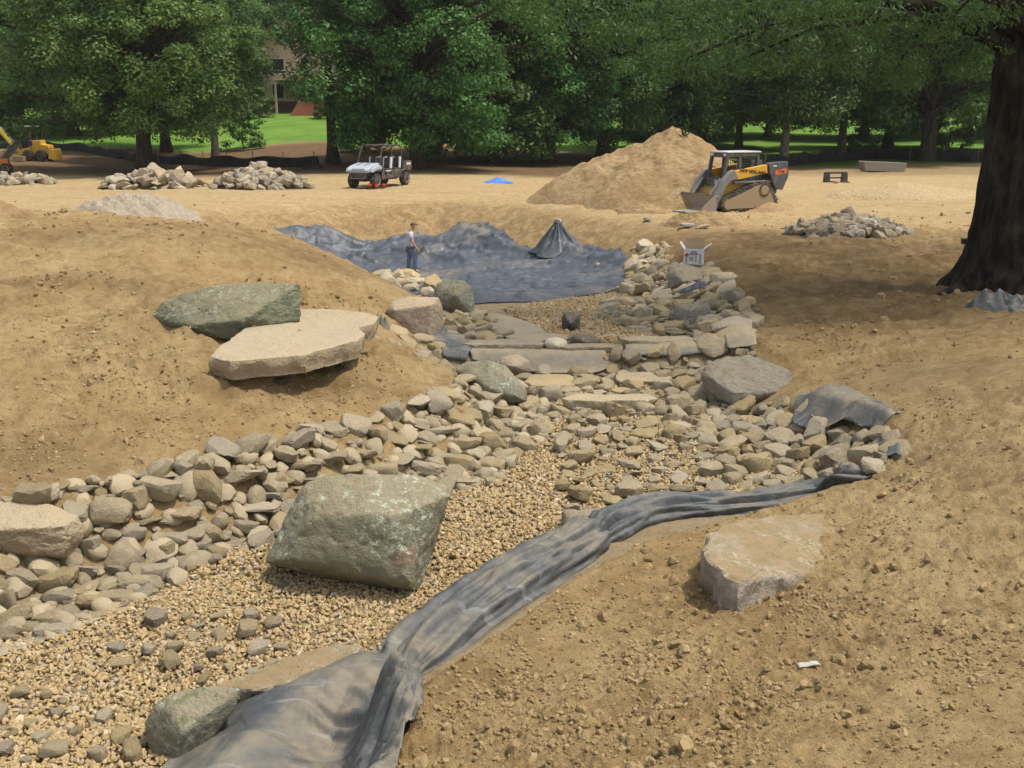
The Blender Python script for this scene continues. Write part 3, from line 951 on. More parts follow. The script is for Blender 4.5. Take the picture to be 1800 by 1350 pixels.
t = NT('small_fill_stone')
ge = t.n('ShaderNodeNewGeometry')
ri = ge.outputs['Random Per Island']
c = t.cmix(t.ramp(ri, 0, 1), (.215, .175, .112), (.345, .282, .180))
c = t.cmix(t.ramp(t.noise(t.obj(), 14, 5, .65), .4, .7, 0, .6), c, (.350, .290, .195))
M_STONE_FILL = t.done(c, .93, t.bump(t.noise(t.obj(), 40, 4, .7), .5, .02), 0, .15)

# hand-set stones of the near left bank: (u0, v0, u1, v1, kind, tilt)
def hero(u0, v0, u1, v1, kind, mat=None, seed=0, back=0.0, dz=0.0):
    """stone whose bounding box in the photo is given; its depth is the bank's at its lower edge"""
    g = G((u0 + u1) / 2, v0 * .25 + v1 * .75)
    d = float((g - CAM) @ np.array((0, math.cos(PITCH), -math.sin(PITCH))))
    c = at_depth((u0 + u1) / 2, (v0 + v1) / 2, d)
    w = (u1 - u0) / FPX * d; h = (v1 - v0) / FPX * d
    me = STONES[kind][seed % 14] if mat is None else with_mat(STONES[kind][seed % 14], mat)
    o = link('stone', me)
    hz = me['hz']
    dep = {'round': .85, 'flat': .62, 'block': .8}[kind] * w
    # height seen = body height + foreshortened depth of the top face
    sn = .34
    zb = max(h - dep * sn, h * .45) if kind != 'round' else h * .92
    o.scale = (w, dep, zb / (2 * hz))
    o.location = c + np.array((0, back, dz))
    o.rotation_euler = (rng.normal(0, .08), rng.normal(0, .1), rng.normal(0, .18))
    placed.append((g[0], g[1], w * .30))
    return o

near_bank = empty('stone_bank', G(330, 930))
tag(near_bank, 'long bank of stacked grey and tan stones left of the near gravel bed', 'stone bank')
HERO = [(325, 818, 390, 886, 'round'), (370, 812, 472, 860, 'flat'), (238, 835, 322, 880, 'round'), (155, 868, 236, 925, 'round'), (212, 851, 262, 912, 'round'), (465, 832, 505, 862, 'round'),
        (500, 802, 568, 833, 'block'), (550, 785, 612, 826, 'block'), (605, 780, 672, 812, 'flat'), (398, 874, 498, 912, 'flat'), (284, 884, 352, 925, 'block'), (450, 856, 502, 882, 'flat'),
        (410, 905, 455, 948, 'block'), (255, 825, 315, 840, 'flat'), (200, 826, 254, 848, 'flat'), (128, 846, 176, 872, 'flat'), (338, 845, 375, 875, 'round'), (505, 835, 570, 850, 'flat'), (500, 850, 570, 866, 'flat'),
        (655, 758, 735, 786, 'flat'), (735, 742, 812, 770, 'flat'), (690, 775, 760, 800, 'block'), (770, 720, 835, 752, 'block'), (660, 790, 730, 822, 'block'), (590, 812, 640, 840, 'block'), (640, 812, 700, 840, 'round'),
        (720, 800, 780, 850, 'block'), (790, 760, 845, 800, 'block'), (840, 752, 890, 805, 'block'), (780, 795, 840, 830, 'round'), (840, 800, 890, 838, 'flat'), (790, 832, 858, 862, 'flat'), (850, 705, 905, 745, 'block'), (700, 745, 745, 765, 'flat'),
        (15, 990, 70, 1050, 'block'), (65, 995, 135, 1040, 'round'), (80, 1030, 128, 1068, 'block'), (125, 1020, 175, 1052, 'block'), (165, 1030, 240, 1066, 'flat'), (205, 1000, 280, 1045, 'block'), (245, 988, 305, 1025, 'round'),
        (20, 1048, 80, 1075, 'flat'), (100, 1065, 145, 1090, 'round'), (60, 1072, 112, 1104, 'round'), (0, 1030, 30, 1085, 'round'), (30, 1090, 70, 1118, 'round'), (140, 935, 180, 985, 'block'), (175, 920, 225, 960, 'flat'),
        (218, 924, 258, 952, 'round'), (205, 955, 255, 988, 'flat'), (280, 930, 330, 965, 'block'), (315, 920, 365, 955, 'block'), (355, 925, 392, 958, 'round'), (300, 965, 360, 990, 'flat'), (335, 948, 372, 972, 'round'), (375, 945, 425, 968, 'flat'),
        (180, 985, 230, 1015, 'flat'), (225, 905, 290, 925, 'flat'), (365, 908, 405, 930, 'flat'), (130, 985, 185, 1020, 'flat'), (268, 950, 310, 985, 'round')]
for i, hrow in enumerate(HERO):
    o = hero(*hrow, seed=i * 5 + 3)
    o.parent = near_bank; o.location = Vector(o.location) - near_bank.location
LB_PX = [(-40, 890), (100, 862), (200, 842), (330, 812), (500, 780), (660, 740), (780, 700), (860, 690), (930, 700), (990, 730), (960, 770), (910, 800), (880, 850), (790, 868), (660, 870), (560, 905), (450, 965), (330, 1010), (230, 1062), (110, 1118), (-40, 1130)]
LB = GP(LB_PX)
spots = pack(LB, (.15, .12, .09, .065, .045), (900, 2000, 4000, 7000, 7000), .80)
spots = sorted(spots, key=lambda q: -(q[2] / math.hypot(q[0], q[1])))
LBsd = heights([q[0] for q in spots], [q[1] for q in spots], True)[2]
for (x, y, r), sd_ in list(zip(spots, LBsd))[:235]:
    if sd_ < .45:      # upper courses: flat stones laid level
        set_stone(pick(('flat', 'flat', 'flat', 'block')), x, y, r * 1.15, near_bank, .08, .12, squash=rng.uniform(.85, 1.25), level=1.6, lift=.015)
    else:
        set_stone(pick(('round', 'flat', 'block', 'flat')), x, y, r, near_bank, .2, .22)
def fill(root, rest, mat, tilt=.3, name='small_stones', sub=2):
    if not rest: return
    VV, FF, base = [], [], 0
    V, F = ico(sub)
    for x, y, r in rest:
        d = np.array((.5, .4, .28)) * (1 + rng.normal(0, .12, 3))
        P = V * d * 2 * r * (1 + .5 * fbm(V * 1.7 + rng.random() * 50, 2))[:, None]
        n = (normal_at(x, y) + Vector((rng.normal(0, tilt), rng.normal(0, tilt), 0))).normalized()
        M = np.array((n.to_track_quat('Z', 'Y').to_matrix() @ Matrix.Rotation(rng.uniform(0, 6.28), 3, 'Z')))
        VV.append(P @ M.T + np.array((x, y, H1(x, y) + .2 * r)) - np.array(root.location)); FF.append(F + base); base += len(V)
    o = link(name, np_mesh(name, np.concatenate(VV), np.concatenate(FF), mat, sharp=30), None, root)
    tag(o, kind='stuff')
under = []
keep_placed = list(placed); placed.clear()
under = pack(LB, (.13, .10, .075, .055), (1500, 3000, 5000, 5000), .78)
placed.clear(); placed.extend(keep_placed)
fill(near_bank, spots[235:] + [(a, b, c) for a, b, c in under], M_STONE_FILL)

# other stone banks round the channel
def bank(label, base_px, poly_px, radii, tries, kinds, dens=.85, tilt=.22, sink=.22, weight=None, limit=300):
    spots = pack(GP(poly_px), radii, tries, dens, weight)
    return bank_thing('stone_bank', label, 'stone bank', base_px, spots, kinds, tilt, sink, limit)
bank('spread of flat cobbles climbing the right bank below the big flat-topped boulder', (1400, 790),
     [(1160, 720), (1230, 690), (1290, 718), (1400, 700), (1470, 760), (1560, 762), (1590, 800), (1535, 828), (1440, 850), (1330, 868), (1250, 840), (1190, 780)],
     (.15, .12, .095, .07, .05), (250, 1500, 4000, 5000, 4000), ('round', 'block', 'flat'), dens=.80)
bank('piled stones on the right bank round the boulder carrying the white box', (1220, 560),
     [(1085, 512), (1110, 480), (1105, 445), (1170, 432), (1185, 470), (1250, 470), (1290, 510), (1330, 545), (1325, 600), (1330, 640), (1250, 650), (1225, 610), (1225, 585), (1160, 560), (1165, 530)],
     (.24, .18, .14, .10, .07), (120, 900, 3000, 4000, 3000), ('round', 'block', 'flat', 'round'), dens=.80)
bank('low heap of flat cobbles at the right edge of the gravel basin', (1110, 560),
     [(1050, 555), (1080, 535), (1150, 535), (1185, 580), (1225, 595), (1130, 590), (1080, 570)], (.2, .15, .11, .08), (60, 400, 1000, 1500), ('flat', 'block'), dens=.8)
bank('stone facing of the ledge wall under its right capstone', (1140, 640),
     [(1062, 625), (1240, 612), (1250, 650), (1200, 668), (1060, 662)], (.15, .12, .09, .06), (200, 900, 2000, 2500), ('block', 'round', 'flat'), dens=.78)
bank('small stones heaped below the pinkish-grey block boulder', (730, 620),
     [(640, 590), (690, 590), (760, 605), (775, 625), (800, 640), (770, 650), (700, 632), (640, 605)], (.16, .12, .09, .06), (100, 600, 1500, 2000), ('round', 'block', 'flat'), dens=.8)
bank('row of tan stones along the near pond edge behind the block boulder', (720, 500),
     [(672, 482), (700, 484), (765, 498), (760, 520), (700, 512), (670, 498)], (.34, .26, .18), (80, 200, 300), ('round', 'block'))
bank('steep pack of rounded cobbles under the mossy pond-edge boulder', (830, 580),
     [(775, 570), (800, 555), (838, 552), (870, 575), (895, 598), (860, 604), (800, 600), (775, 592)], (.16, .12, .09, .07), (60, 500, 1500, 2000), ('round', 'block'), dens=.78)
bank('flat stones paving the stream between the slab step and the ledge wall', (1050, 680),
     [(905, 690), (930, 668), (1010, 660), (1080, 662), (1230, 660), (1245, 700), (1190, 735), (1080, 735), (985, 735)], (.19, .14, .10, .07), (150, 900, 2500, 3000), ('flat', 'block', 'flat', 'round'), dens=.82)

# loose cobbles on the gravel, single things
def loose(label, group, poly_px, radii, tries, dens, kinds, limit, weight=None):
    for x, y, r in sorted(pack(GP(poly_px), radii, tries, dens, weight), key=lambda q: -q[2])[:limit]:
        o = set_stone(pick(kinds), x, y, r, None, .10, .06, 'cobble', squash=.85, lift=.015)
        tag(o, label, 'cobble', group)
loose('loose flat grey cobble scattered on the gravel in the middle of the stream bed', 'cobbles on the middle gravel bed',
      [(950, 770), (1000, 735), (1200, 735), (1260, 800), (1330, 870), (1200, 882), (1000, 900), (975, 870), (1000, 830)], (.125, .10, .075, .055), (200, 1200, 2600, 2200), 1.03, ('flat', 'flat', 'flat', 'block'), 230)
loose('loose grey cobble on the near gravel in front of the green-grey boulder', 'cobbles on the near gravel bed',
      [(250, 1090), (480, 1090), (520, 1160), (420, 1200), (230, 1210), (200, 1150)], (.075, .055, .04), (25, 60, 60), 1.25, ('block', 'flat', 'round'), 34)
loose('loose grey stone on the gravel in the bottom left corner', 'cobbles in the bottom left corner',
      [(-20, 1215), (110, 1225), (230, 1250), (240, 1340), (-20, 1350)], (.07, .05, .035), (20, 40, 40), 1.3, ('block', 'round'), 22)
def one(label, u0, v0, u1, v1, kind, mat=None, seed=1, name='stone', dz=0):
    return tag(hero(u0, v0, u1, v1, kind, mat, seed, dz=dz), label, 'stone')
one('tan rounded stone sitting on the fold of the foreground liner', 985, 908, 1042, 944, 'round', M_SLAB, 3, dz=.06)
one('flat grey stone lying on the liner behind the tan rounded stone', 1000, 898, 1085, 925, 'flat', None, 4, dz=.05)
one('thin flat stone at the right of the stones on the liner fold', 1080, 898, 1135, 920, 'flat', None, 6, dz=.04)
one('upright squarish stone above the liner edge in the middle bed', 1205, 855, 1258, 892, 'block', None, 7)
one('small pale stone under the left edge of the green-grey boulder', 478, 1018, 506, 1042, 'round', M_BLOCK, 8)
one('rounded grey stone propping the tan flagstone slab', 437, 655, 482, 684, 'round', M_GREY, 9, dz=.07)
one('small dark angular stone under the tan flagstone slab', 478, 668, 512, 692, 'block', M_DARK, 10, dz=.07)
one('flat brown pebble lying on top of the tan flagstone slab', 522, 600, 550, 614, 'flat', M_SLAB, 11)
for k, (u, v, w, h, lb) in enumerate([(1000, 466, 14, 9, 'orange-tan stone at the back right of the pond liner'), (1055, 470, 18, 10, 'flat tan stone at the right side of the pond liner'), (920, 510, 22, 11, 'left one of two tan stones near the front of the pond liner'),
                                   (944, 507, 15, 14, 'right one of two tan stones near the front of the pond liner'), (1030, 473, 10, 6, 'small brown stone between the tan stones on the liner'), (1058, 487, 14, 6, 'thin pale stone low on the right of the pond liner')]):
    one(lb, u - w / 2, v - h / 2, u + w / 2, v + h / 2, 'round', M_SLAB, k + 2, dz=.05)
# ------------------------------------------------------------------ gravel, clods
def rot_mats(n, tiltmax=3.14):
    q = rng.normal(0, 1, (n, 4)); q /= np.linalg.norm(q, axis=1)[:, None]
    w, x, y, z = q.T
    return np.stack([np.stack([1 - 2 * (y * y + z * z), 2 * (x * y - z * w), 2 * (x * z + y * w)], -1),
                     np.stack([2 * (x * y + z * w), 1 - 2 * (x * x + z * z), 2 * (y * z - x * w)], -1),
                     np.stack([2 * (x * z - y * w), 2 * (y * z + x * w), 1 - 2 * (x * x + y * y)], -1)], 1)

def scatter_mesh(name, xyz, size, sub, mat, dims=(1, .75, .55), jit=.35, nvar=10, smooth=True, sharp=0):
    V, F = ico(sub)
    var = []
    for k in range(nvar):
        d = np.array(dims) * (1 + rng.normal(0, .14, 3))
        if jit > 0:
            pl = rand_planes(900 + k, d, 7, .3)
            N = np.array([q[0] for q in pl]); dd = np.array([q[1] for q in pl])
            D = V * d; D /= np.linalg.norm(D, axis=1)[:, None]
            r = (np.maximum(D @ N.T / dd, 1e-4) ** 12).sum(1) ** (-1 / 12)
            P = D * r[:, None] * (1 + jit * fbm(V * 1.6 + k * 7.7, 2))[:, None]
        else:
            P = V * d
        var.append(P)
    n = len(xyz)
    which = rng.integers(0, nvar, n)
    Rm = rot_mats(n)
    A = np.empty((n, len(V), 3), np.float32)
    for k in range(nvar):
        s = which == k
        A[s] = np.einsum('nij,vj->nvi', Rm[s], var[k]) * (size[s] / 2)[:, None, None] + xyz[s][:, None, :]
    FF = (F[None] + (np.arange(n) * len(V))[:, None, None]).reshape(-1, 3)
    return np_mesh(name, A.reshape(-1, 3), FF, mat, smooth, sharp)

t = NT('river_gravel')
ri = t.n('ShaderNodeNewGeometry').outputs['Random Per Island']
r2 = t.math('FRACT', t.math('MULTIPLY', ri, 13.7)); r3 = t.math('FRACT', t.math('MULTIPLY', ri, 91.3))
c = t.cmix(ri, (.310, .215, .098), (.430, .318, .158))
c = t.cmix(t.ramp(r2, .72, .9), c, (.350, .285, .200))
c = t.cmix(t.ramp(r3, .88, .97), c, (.480, .400, .270))
c = t.cmix(t.ramp(t.noise(t.obj(), 30, 4, .6), .4, .7, 0, .45), c, (.330, .235, .120))
M_GRAVEL = t.done(c, .9, t.bump(t.noise(t.obj(), 120, 3, .7), .4, .008), 0, .2)

def sample_poly(poly, n):
    xs = [q[0] for q in poly]; ys = [q[1] for q in poly]
    x = rng.uniform(min(xs), max(xs), n); y = rng.uniform(min(ys), max(ys), n)
    k = pin_poly(x, y, poly)
    return x[k], y[k]

def area(poly):
    a = np.array(poly); x, y = a[:, 0], a[:, 1]
    return abs((x * np.roll(y, -1) - y * np.roll(x, -1)).sum()) / 2

def gravel(name, poly, per_m2, smin, smax, sub, ymin, ymax, lift=.3):
    xs = [q[0] for q in poly]; ys = [q[1] for q in poly]
    y0, y1 = max(min(ys), ymin), min(max(ys), ymax)
    n = int((max(xs) - min(xs)) * (y1 - y0) * per_m2)
    x = rng.uniform(min(xs), max(xs), n); y = rng.uniform(y0, y1, n)
    k = pin_poly(x, y, poly)
    d, _, _ = poly_dist(x, y, poly)
    k &= (rng.random(n) < sstep(-.05, .22, d))
    x, y = x[k], y[k]
    s = rng.uniform(smin, smax, len(x)) * np.where(rng.random(len(x)) < .05, 1.5, 1.0)
    z = heights(x, y) + .012 + s * rng.uniform(-.05, lift, len(x)) + .03 * fbm(xy0(x, y, 2.0, 4.0), 2)
    return link(name, scatter_mesh(name, np.stack([x, y, z], 1), s, sub, M_GRAVEL, smooth=sub > 1, sharp=26 if sub > 1 else 0))
tag(gravel('gravel', GRAVEL, 1900, .020, .048, 2, 3.6, 5.7), 'golden tan river gravel at the near end of the stream bed', 'gravel', kind='stuff')
tag(gravel('gravel', GRAVEL, 1700, .022, .050, 1, 5.7, 7.6), 'golden tan river gravel round the green-grey boulder', 'gravel', kind='stuff')
tag(gravel('gravel', GRAVEL, 920, .032, .058, 1, 7.6, 14.6), 'tan river gravel between the cobbles of the middle stream bed', 'gravel', kind='stuff')
tag(gravel('gravel', BASIN, 420, .05, .09, 1, 14, 26), 'brown gravel in the basin behind the ledge wall', 'gravel', kind='stuff')

# crumbs and clods of soil lying on the bare ground
t = NT('soil_clod')
ri = t.n('ShaderNodeNewGeometry').outputs['Random Per Island']
c = t.cmix(ri, (.215, .148, .070), (.330, .240, .126))
c = t.cmix(t.ramp(t.noise(t.obj(), 35, 4, .65), .4, .7, 0, .5), c, (.300, .215, .108))
M_CLOD = t.done(c, .96, t.bump(t.noise(t.obj(), 60, 4, .7), .6, .015), 0, .1)

def clods(n, rmin, rmax, smin, smax, sub, thr):
    a = rng.uniform(R(-36), R(36), n)
    e = rng.uniform(math.atan(3.0 / rmax), math.atan(3.0 / rmin), n)
    r = 3.0 / np.tan(e)
    x, y = np.sin(a) * r, np.cos(a) * r
    h, m, sd, bd = heights(x, y, True)
    d = vnoise(xy0(x, y, .7, 21.0)) * .6 + vnoise(xy0(x, y, 2.3, 5.0)) * .4
    d += .25 * np.exp(-(np.minimum(np.abs(sd + .25), 3) / .35) ** 2) * (y < 14)
    s_, w_ = along_berm(x, y)
    soilside = (y < 10) & (w_ < -.2) & (w_ > -.9) & (x > -2.5)
    k = ((sd < -.02) | soilside) & (d > thr + .12 * (rng.random(n) - .5)) & (bd > .20)
    x, y, h, m, sd, bd = (q[k] for q in (x, y, h, m, sd, bd))
    s = smin + (smax - smin) * rng.random(len(x)) ** 3.2
    z = h + detail(x, y, m, sd, bd) + s * .12
    me = scatter_mesh('soil_clods', np.stack([x, y, z], 1), s, sub, M_CLOD, (1, .85, .7), .8, smooth=False)
    return link('soil_clods', me)
tag(clods(17000, 3.2, 19, .008, .028, 1, .38), 'small crumbs of brown soil strewn over the bare slopes', 'soil', kind='stuff')
tag(clods(2600, 3.2, 22, .025, .085, 2, .50), 'larger clods of brown soil lying on the bare slopes', 'soil', kind='stuff')
def clod_patch(spots, n, smin, smax, sub):
    xs, ys, ss = [], [], []
    for u, v, ru, rv in spots:
        g = G(u, v); e = G(u + ru, v); f = G(u, v - rv)
        k = int(n * ru * rv / 4000)
        a = rng.normal(0, .5, k); b = rng.normal(0, .5, k)
        xs.append(g[0] + a * (e[0] - g[0]) + b * (f[0] - g[0])); ys.append(g[1] + a * (e[1] - g[1]) + b * (f[1] - g[1]))
        ss.append((smin + (smax - smin) * rng.random(k) ** 3) * np.full(k, max(.8, np.linalg.norm(g[:2]) / 12)))
    x, y, s = map(np.concatenate, (xs, ys, ss))
    h, m, sd, bd = heights(x, y, True)
    s_, w_ = along_berm(x, y)
    k = ((sd < .15) & (bd > .22)) | ((y < 10) & (w_ < -.2) & (w_ > -.9) & (x > -2.5))
    x, y, s, h, m, sd, bd = (q[k] for q in (x, y, s, h, m, sd, bd))
    me = scatter_mesh('soil_clods', np.stack([x, y, h + detail(x, y, m, sd, bd) + s * .12], 1), s, sub, M_CLOD, (1, .85, .7), .8, smooth=False)
    return link('soil_clods', me)
SP = [(800, 1175, 40, 25), (900, 1120, 60, 30), (990, 1060, 50, 25), (1080, 1000, 50, 20), (1200, 950, 60, 16), (1330, 925, 60, 14), (380, 415, 120, 22), (150, 410, 130, 14), (90, 500, 110, 16), (560, 430, 60, 30), (60, 790, 80, 70), (330, 770, 120, 45), (560, 720, 160, 45), (700, 690, 90, 40), (600, 660, 90, 20), (300, 610, 40, 40), (200, 680, 160, 60), (450, 690, 70, 25),
      (150, 600, 130, 60), (640, 560, 40, 40), (900, 1200, 120, 50), (820, 1250, 80, 60), (1000, 1080, 80, 40), (1330, 1050, 120, 25), (1560, 930, 90, 40), (1600, 830, 60, 40), (1150, 1150, 160, 60), (1300, 1230, 180, 60), (1450, 1080, 140, 50), (1700, 1150, 120, 80), (1000, 1290, 160, 50), (1250, 1320, 160, 30), (1650, 720, 90, 30), (1500, 610, 120, 40)]
tag(clod_patch(SP, 210, .012, .060, 1), 'crumbled clods of soil heaped in patches on the bare slopes', 'soil', kind='stuff')
tag(clods(3500, 15, 45, .04, .15, 1, .47), 'clods of dry soil on the churned ground beyond the stream', 'soil', kind='stuff')
# ------------------------------------------------------------------ rubber liner sheets
def liner_mat(name, base, base2, dust_lo, dust_hi, dust_amt, scale=1.0, rough=.5, crease=.12):
    t = NT(name)
    p = t.pos()
    n1 = t.noise(p, .9 * scale, 6, .62, .5); n2 = t.noise(p, 5 * scale, 5, .65); n3 = t.noise(p, 40 * scale, 3, .7)
    c = t.cmix(t.ramp(n2, .35, .7), base, base2)
    d = t.math('MULTIPLY', t.ramp(n1, dust_lo, dust_hi), t.ramp(n2, .25, .65, .55, 1.0))
    d = t.math('MULTIPLY', d, t.ramp(t.nz(), .35, .97, .15, 1.0))
    d = t.math('MULTIPLY', d, dust_amt)
    c = t.cmix(d, c, (.330, .262, .155))
    # scuffs and chalk lines
    sc = t.n('ShaderNodeTexNoise'); t.l(t.stretch(p, .5, 3.5, 1, R(25)), sc.inputs['Vector']); sc.inputs['Scale'].default_value = 2.2 * scale; sc.inputs['Detail'].default_value = 6
    c = t.cmix(t.ramp(sc.outputs['Fac'], .60, .72, 0, .35), c, (.30, .30, .29))
    vo = t.n('ShaderNodeTexVoronoi', feature='DISTANCE_TO_EDGE')
    wv = t.n('ShaderNodeVectorMath', operation='MULTIPLY_ADD')
    nt = t.n('ShaderNodeTexNoise'); t.l(p, nt.inputs['Vector']); nt.inputs['Scale'].default_value = 1.5 * scale
    t.l(nt.outputs['Color'], wv.inputs[0]); wv.inputs[1].default_value = (1.2, 1.2, 1.2); t.l(t.stretch(p, 1.0, .55, 1, R(20)), wv.inputs[2])
    t.l(wv.outputs[0], vo.inputs['Vector']); vo.inputs['Scale'].default_value = 1.7 * scale
    b = t.bump(t.ramp(vo.outputs['Distance'], 0, .12), crease, .10 / max(scale, .8))
    b = t.bump(n2, .25, .03, b)
    b = t.bump(n3, .2, .006, b)
    return t.done(c, t.math('ADD', t.math('MULTIPLY', d, .4), rough, clamp=True), b, 0, .4)
M_LINER_POND = liner_mat('pond_liner_rubber', (.048, .056, .070), (.072, .082, .098), .50, .78, .5, .45, .5, .32)
M_LINER_NEAR = liner_mat('dusty_liner_rubber', (.054, .060, .064), (.082, .088, .088), .34, .70, .55, 1.6, .6)
M_LINER_PEAK = liner_mat('peak_liner_rubber', (.040, .047, .058), (.062, .071, .084), .6, .9, .3, .9, .5)
M_LINER_DUST = liner_mat('very_dusty_liner_rubber', (.130, .130, .118), (.175, .168, .140), .20, .50, .85, 1.6, .6)

def drape(name, label, poly, res, off, fold, mat, thick=.012, cat='liner', smooth_it=1):
    xs = [q[0] for q in poly]; ys = [q[1] for q in poly]
    X = np.arange(min(xs) - res, max(xs) + 2 * res, res); Y = np.arange(min(ys) - res, max(ys) + 2 * res, res)
    xx, yy = np.meshgrid(X, Y); x, y = xx.ravel(), yy.ravel()
    ins = pin_poly(x, y, poly)
    I = ins.reshape(xx.shape)
    cell = (I[:-1, :-1].astype(int) + I[1:, :-1] + I[:-1, 1:] + I[1:, 1:]) >= 1
    a = np.arange(x.size).reshape(xx.shape)
    F = np.stack([a[:-1, :-1], a[:-1, 1:], a[1:, 1:], a[1:, :-1]], -1)[cell]
    used = np.unique(F); mp = np.full(x.size, -1); mp[used] = np.arange(len(used))
    x, y, ins = x[used], y[used], ins[used]
    d, bx, by = poly_dist(x, y, poly)
    x = np.where(ins, x, bx); y = np.where(ins, y, by)
    d = np.where(ins, d, 0)
    z = HD(x, y) + off + fold(x, y, d)
    c = np.array((np.mean(x), np.mean(y), np.min(z)))
    o = link(name, np_mesh(name, np.stack([x, y, z], 1) - c, mp[F], mat))
    o.location = c
    m = o.modifiers.new('thickness', 'SOLIDIFY'); m.thickness = thick; m.offset = 1
    return tag(o, label, cat)

def ridged(x, y, s, off):
    return 1 - np.abs(fbm(xy0(x, y, s, off), 3)) * 4

POND = GP([(468, 408), (480, 400), (520, 397), (585, 404), (600, 412), (650, 427), (690, 424), (720, 412), (760, 416), (785, 403), (800, 394), (850, 391), (885, 405), (905, 430), (960, 436), (1045, 434), (1085, 440),
           (1118, 470), (1118, 492), (1085, 510), (1020, 522), (950, 532), (860, 534), (800, 540), (745, 515)]) + [(-4.2, 23.5), (-6.8, 27), (-8.4, 31), (-9.2, 35)]
PERSON_XY = G(722, 484)
POND_FOLDS = [(GP(q), hh) for q, hh in (([(735, 478), (745, 462), (775, 450), (840, 449), (905, 438)], .30), ([(640, 462), (690, 452), (760, 462), (830, 470)], .22), ([(500, 428), (560, 432), (640, 444)], .25),
              ([(560, 450), (620, 458), (660, 470)], .2), ([(880, 446), (930, 452), (1000, 446)], .14), ([(800, 430), (860, 425), (900, 440)], .15), ([(800, 490), (870, 480), (940, 470), (1010, 468)], .08), ([(540, 410), (590, 425), (610, 440)], .2), ([(690, 440), (720, 428), (770, 432)], .15))]
def pond_fold(x, y, d):
    f = .16 * np.clip(ridged(x * .55, y * 1.0, .55, 3.0), -.2, 1) ** 3
    f += .10 * np.clip(ridged(x * 1.0, y * .6, .9, 12.0), 0, 1) ** 3
    f += .05 * fbm(xy0(x, y, 2.2, 6.0), 3)
    f += .09 * np.clip(1 - np.abs(fbm(xy0(x * .8, y * 1.3, .8, 31.0), 2)) * 9, 0, 1)
    f += .05 * np.clip(1 - np.abs(fbm(xy0(x * 1.2, y * .8, 1.7, 37.0), 2)) * 7, 0, 1)
    f *= .75 * (1 - .75 * sstep(0, 3.5, x) * (1 - sstep(34, 37, y)))
    for line, hh in POND_FOLDS:
        dl, qx, qy = poly_dist(x, y, line, closed=False)
        back = np.where(y > qy, dl, dl * 3.2)                 # steep towards the camera, long behind
        f += hh * np.exp(-back / .35)
    f = f * (1 - .9 * np.exp(-((x - PERSON_XY[0]) ** 2 + (y - PERSON_XY[1] + .5) ** 2) / 1.6))
    return (f + .03) * sstep(-.05, .7, d)
drape('pond_liner', 'wide wrinkled blue-grey rubber liner spread over the empty pond', POND, .075, .012, pond_fold, M_LINER_POND, .02)

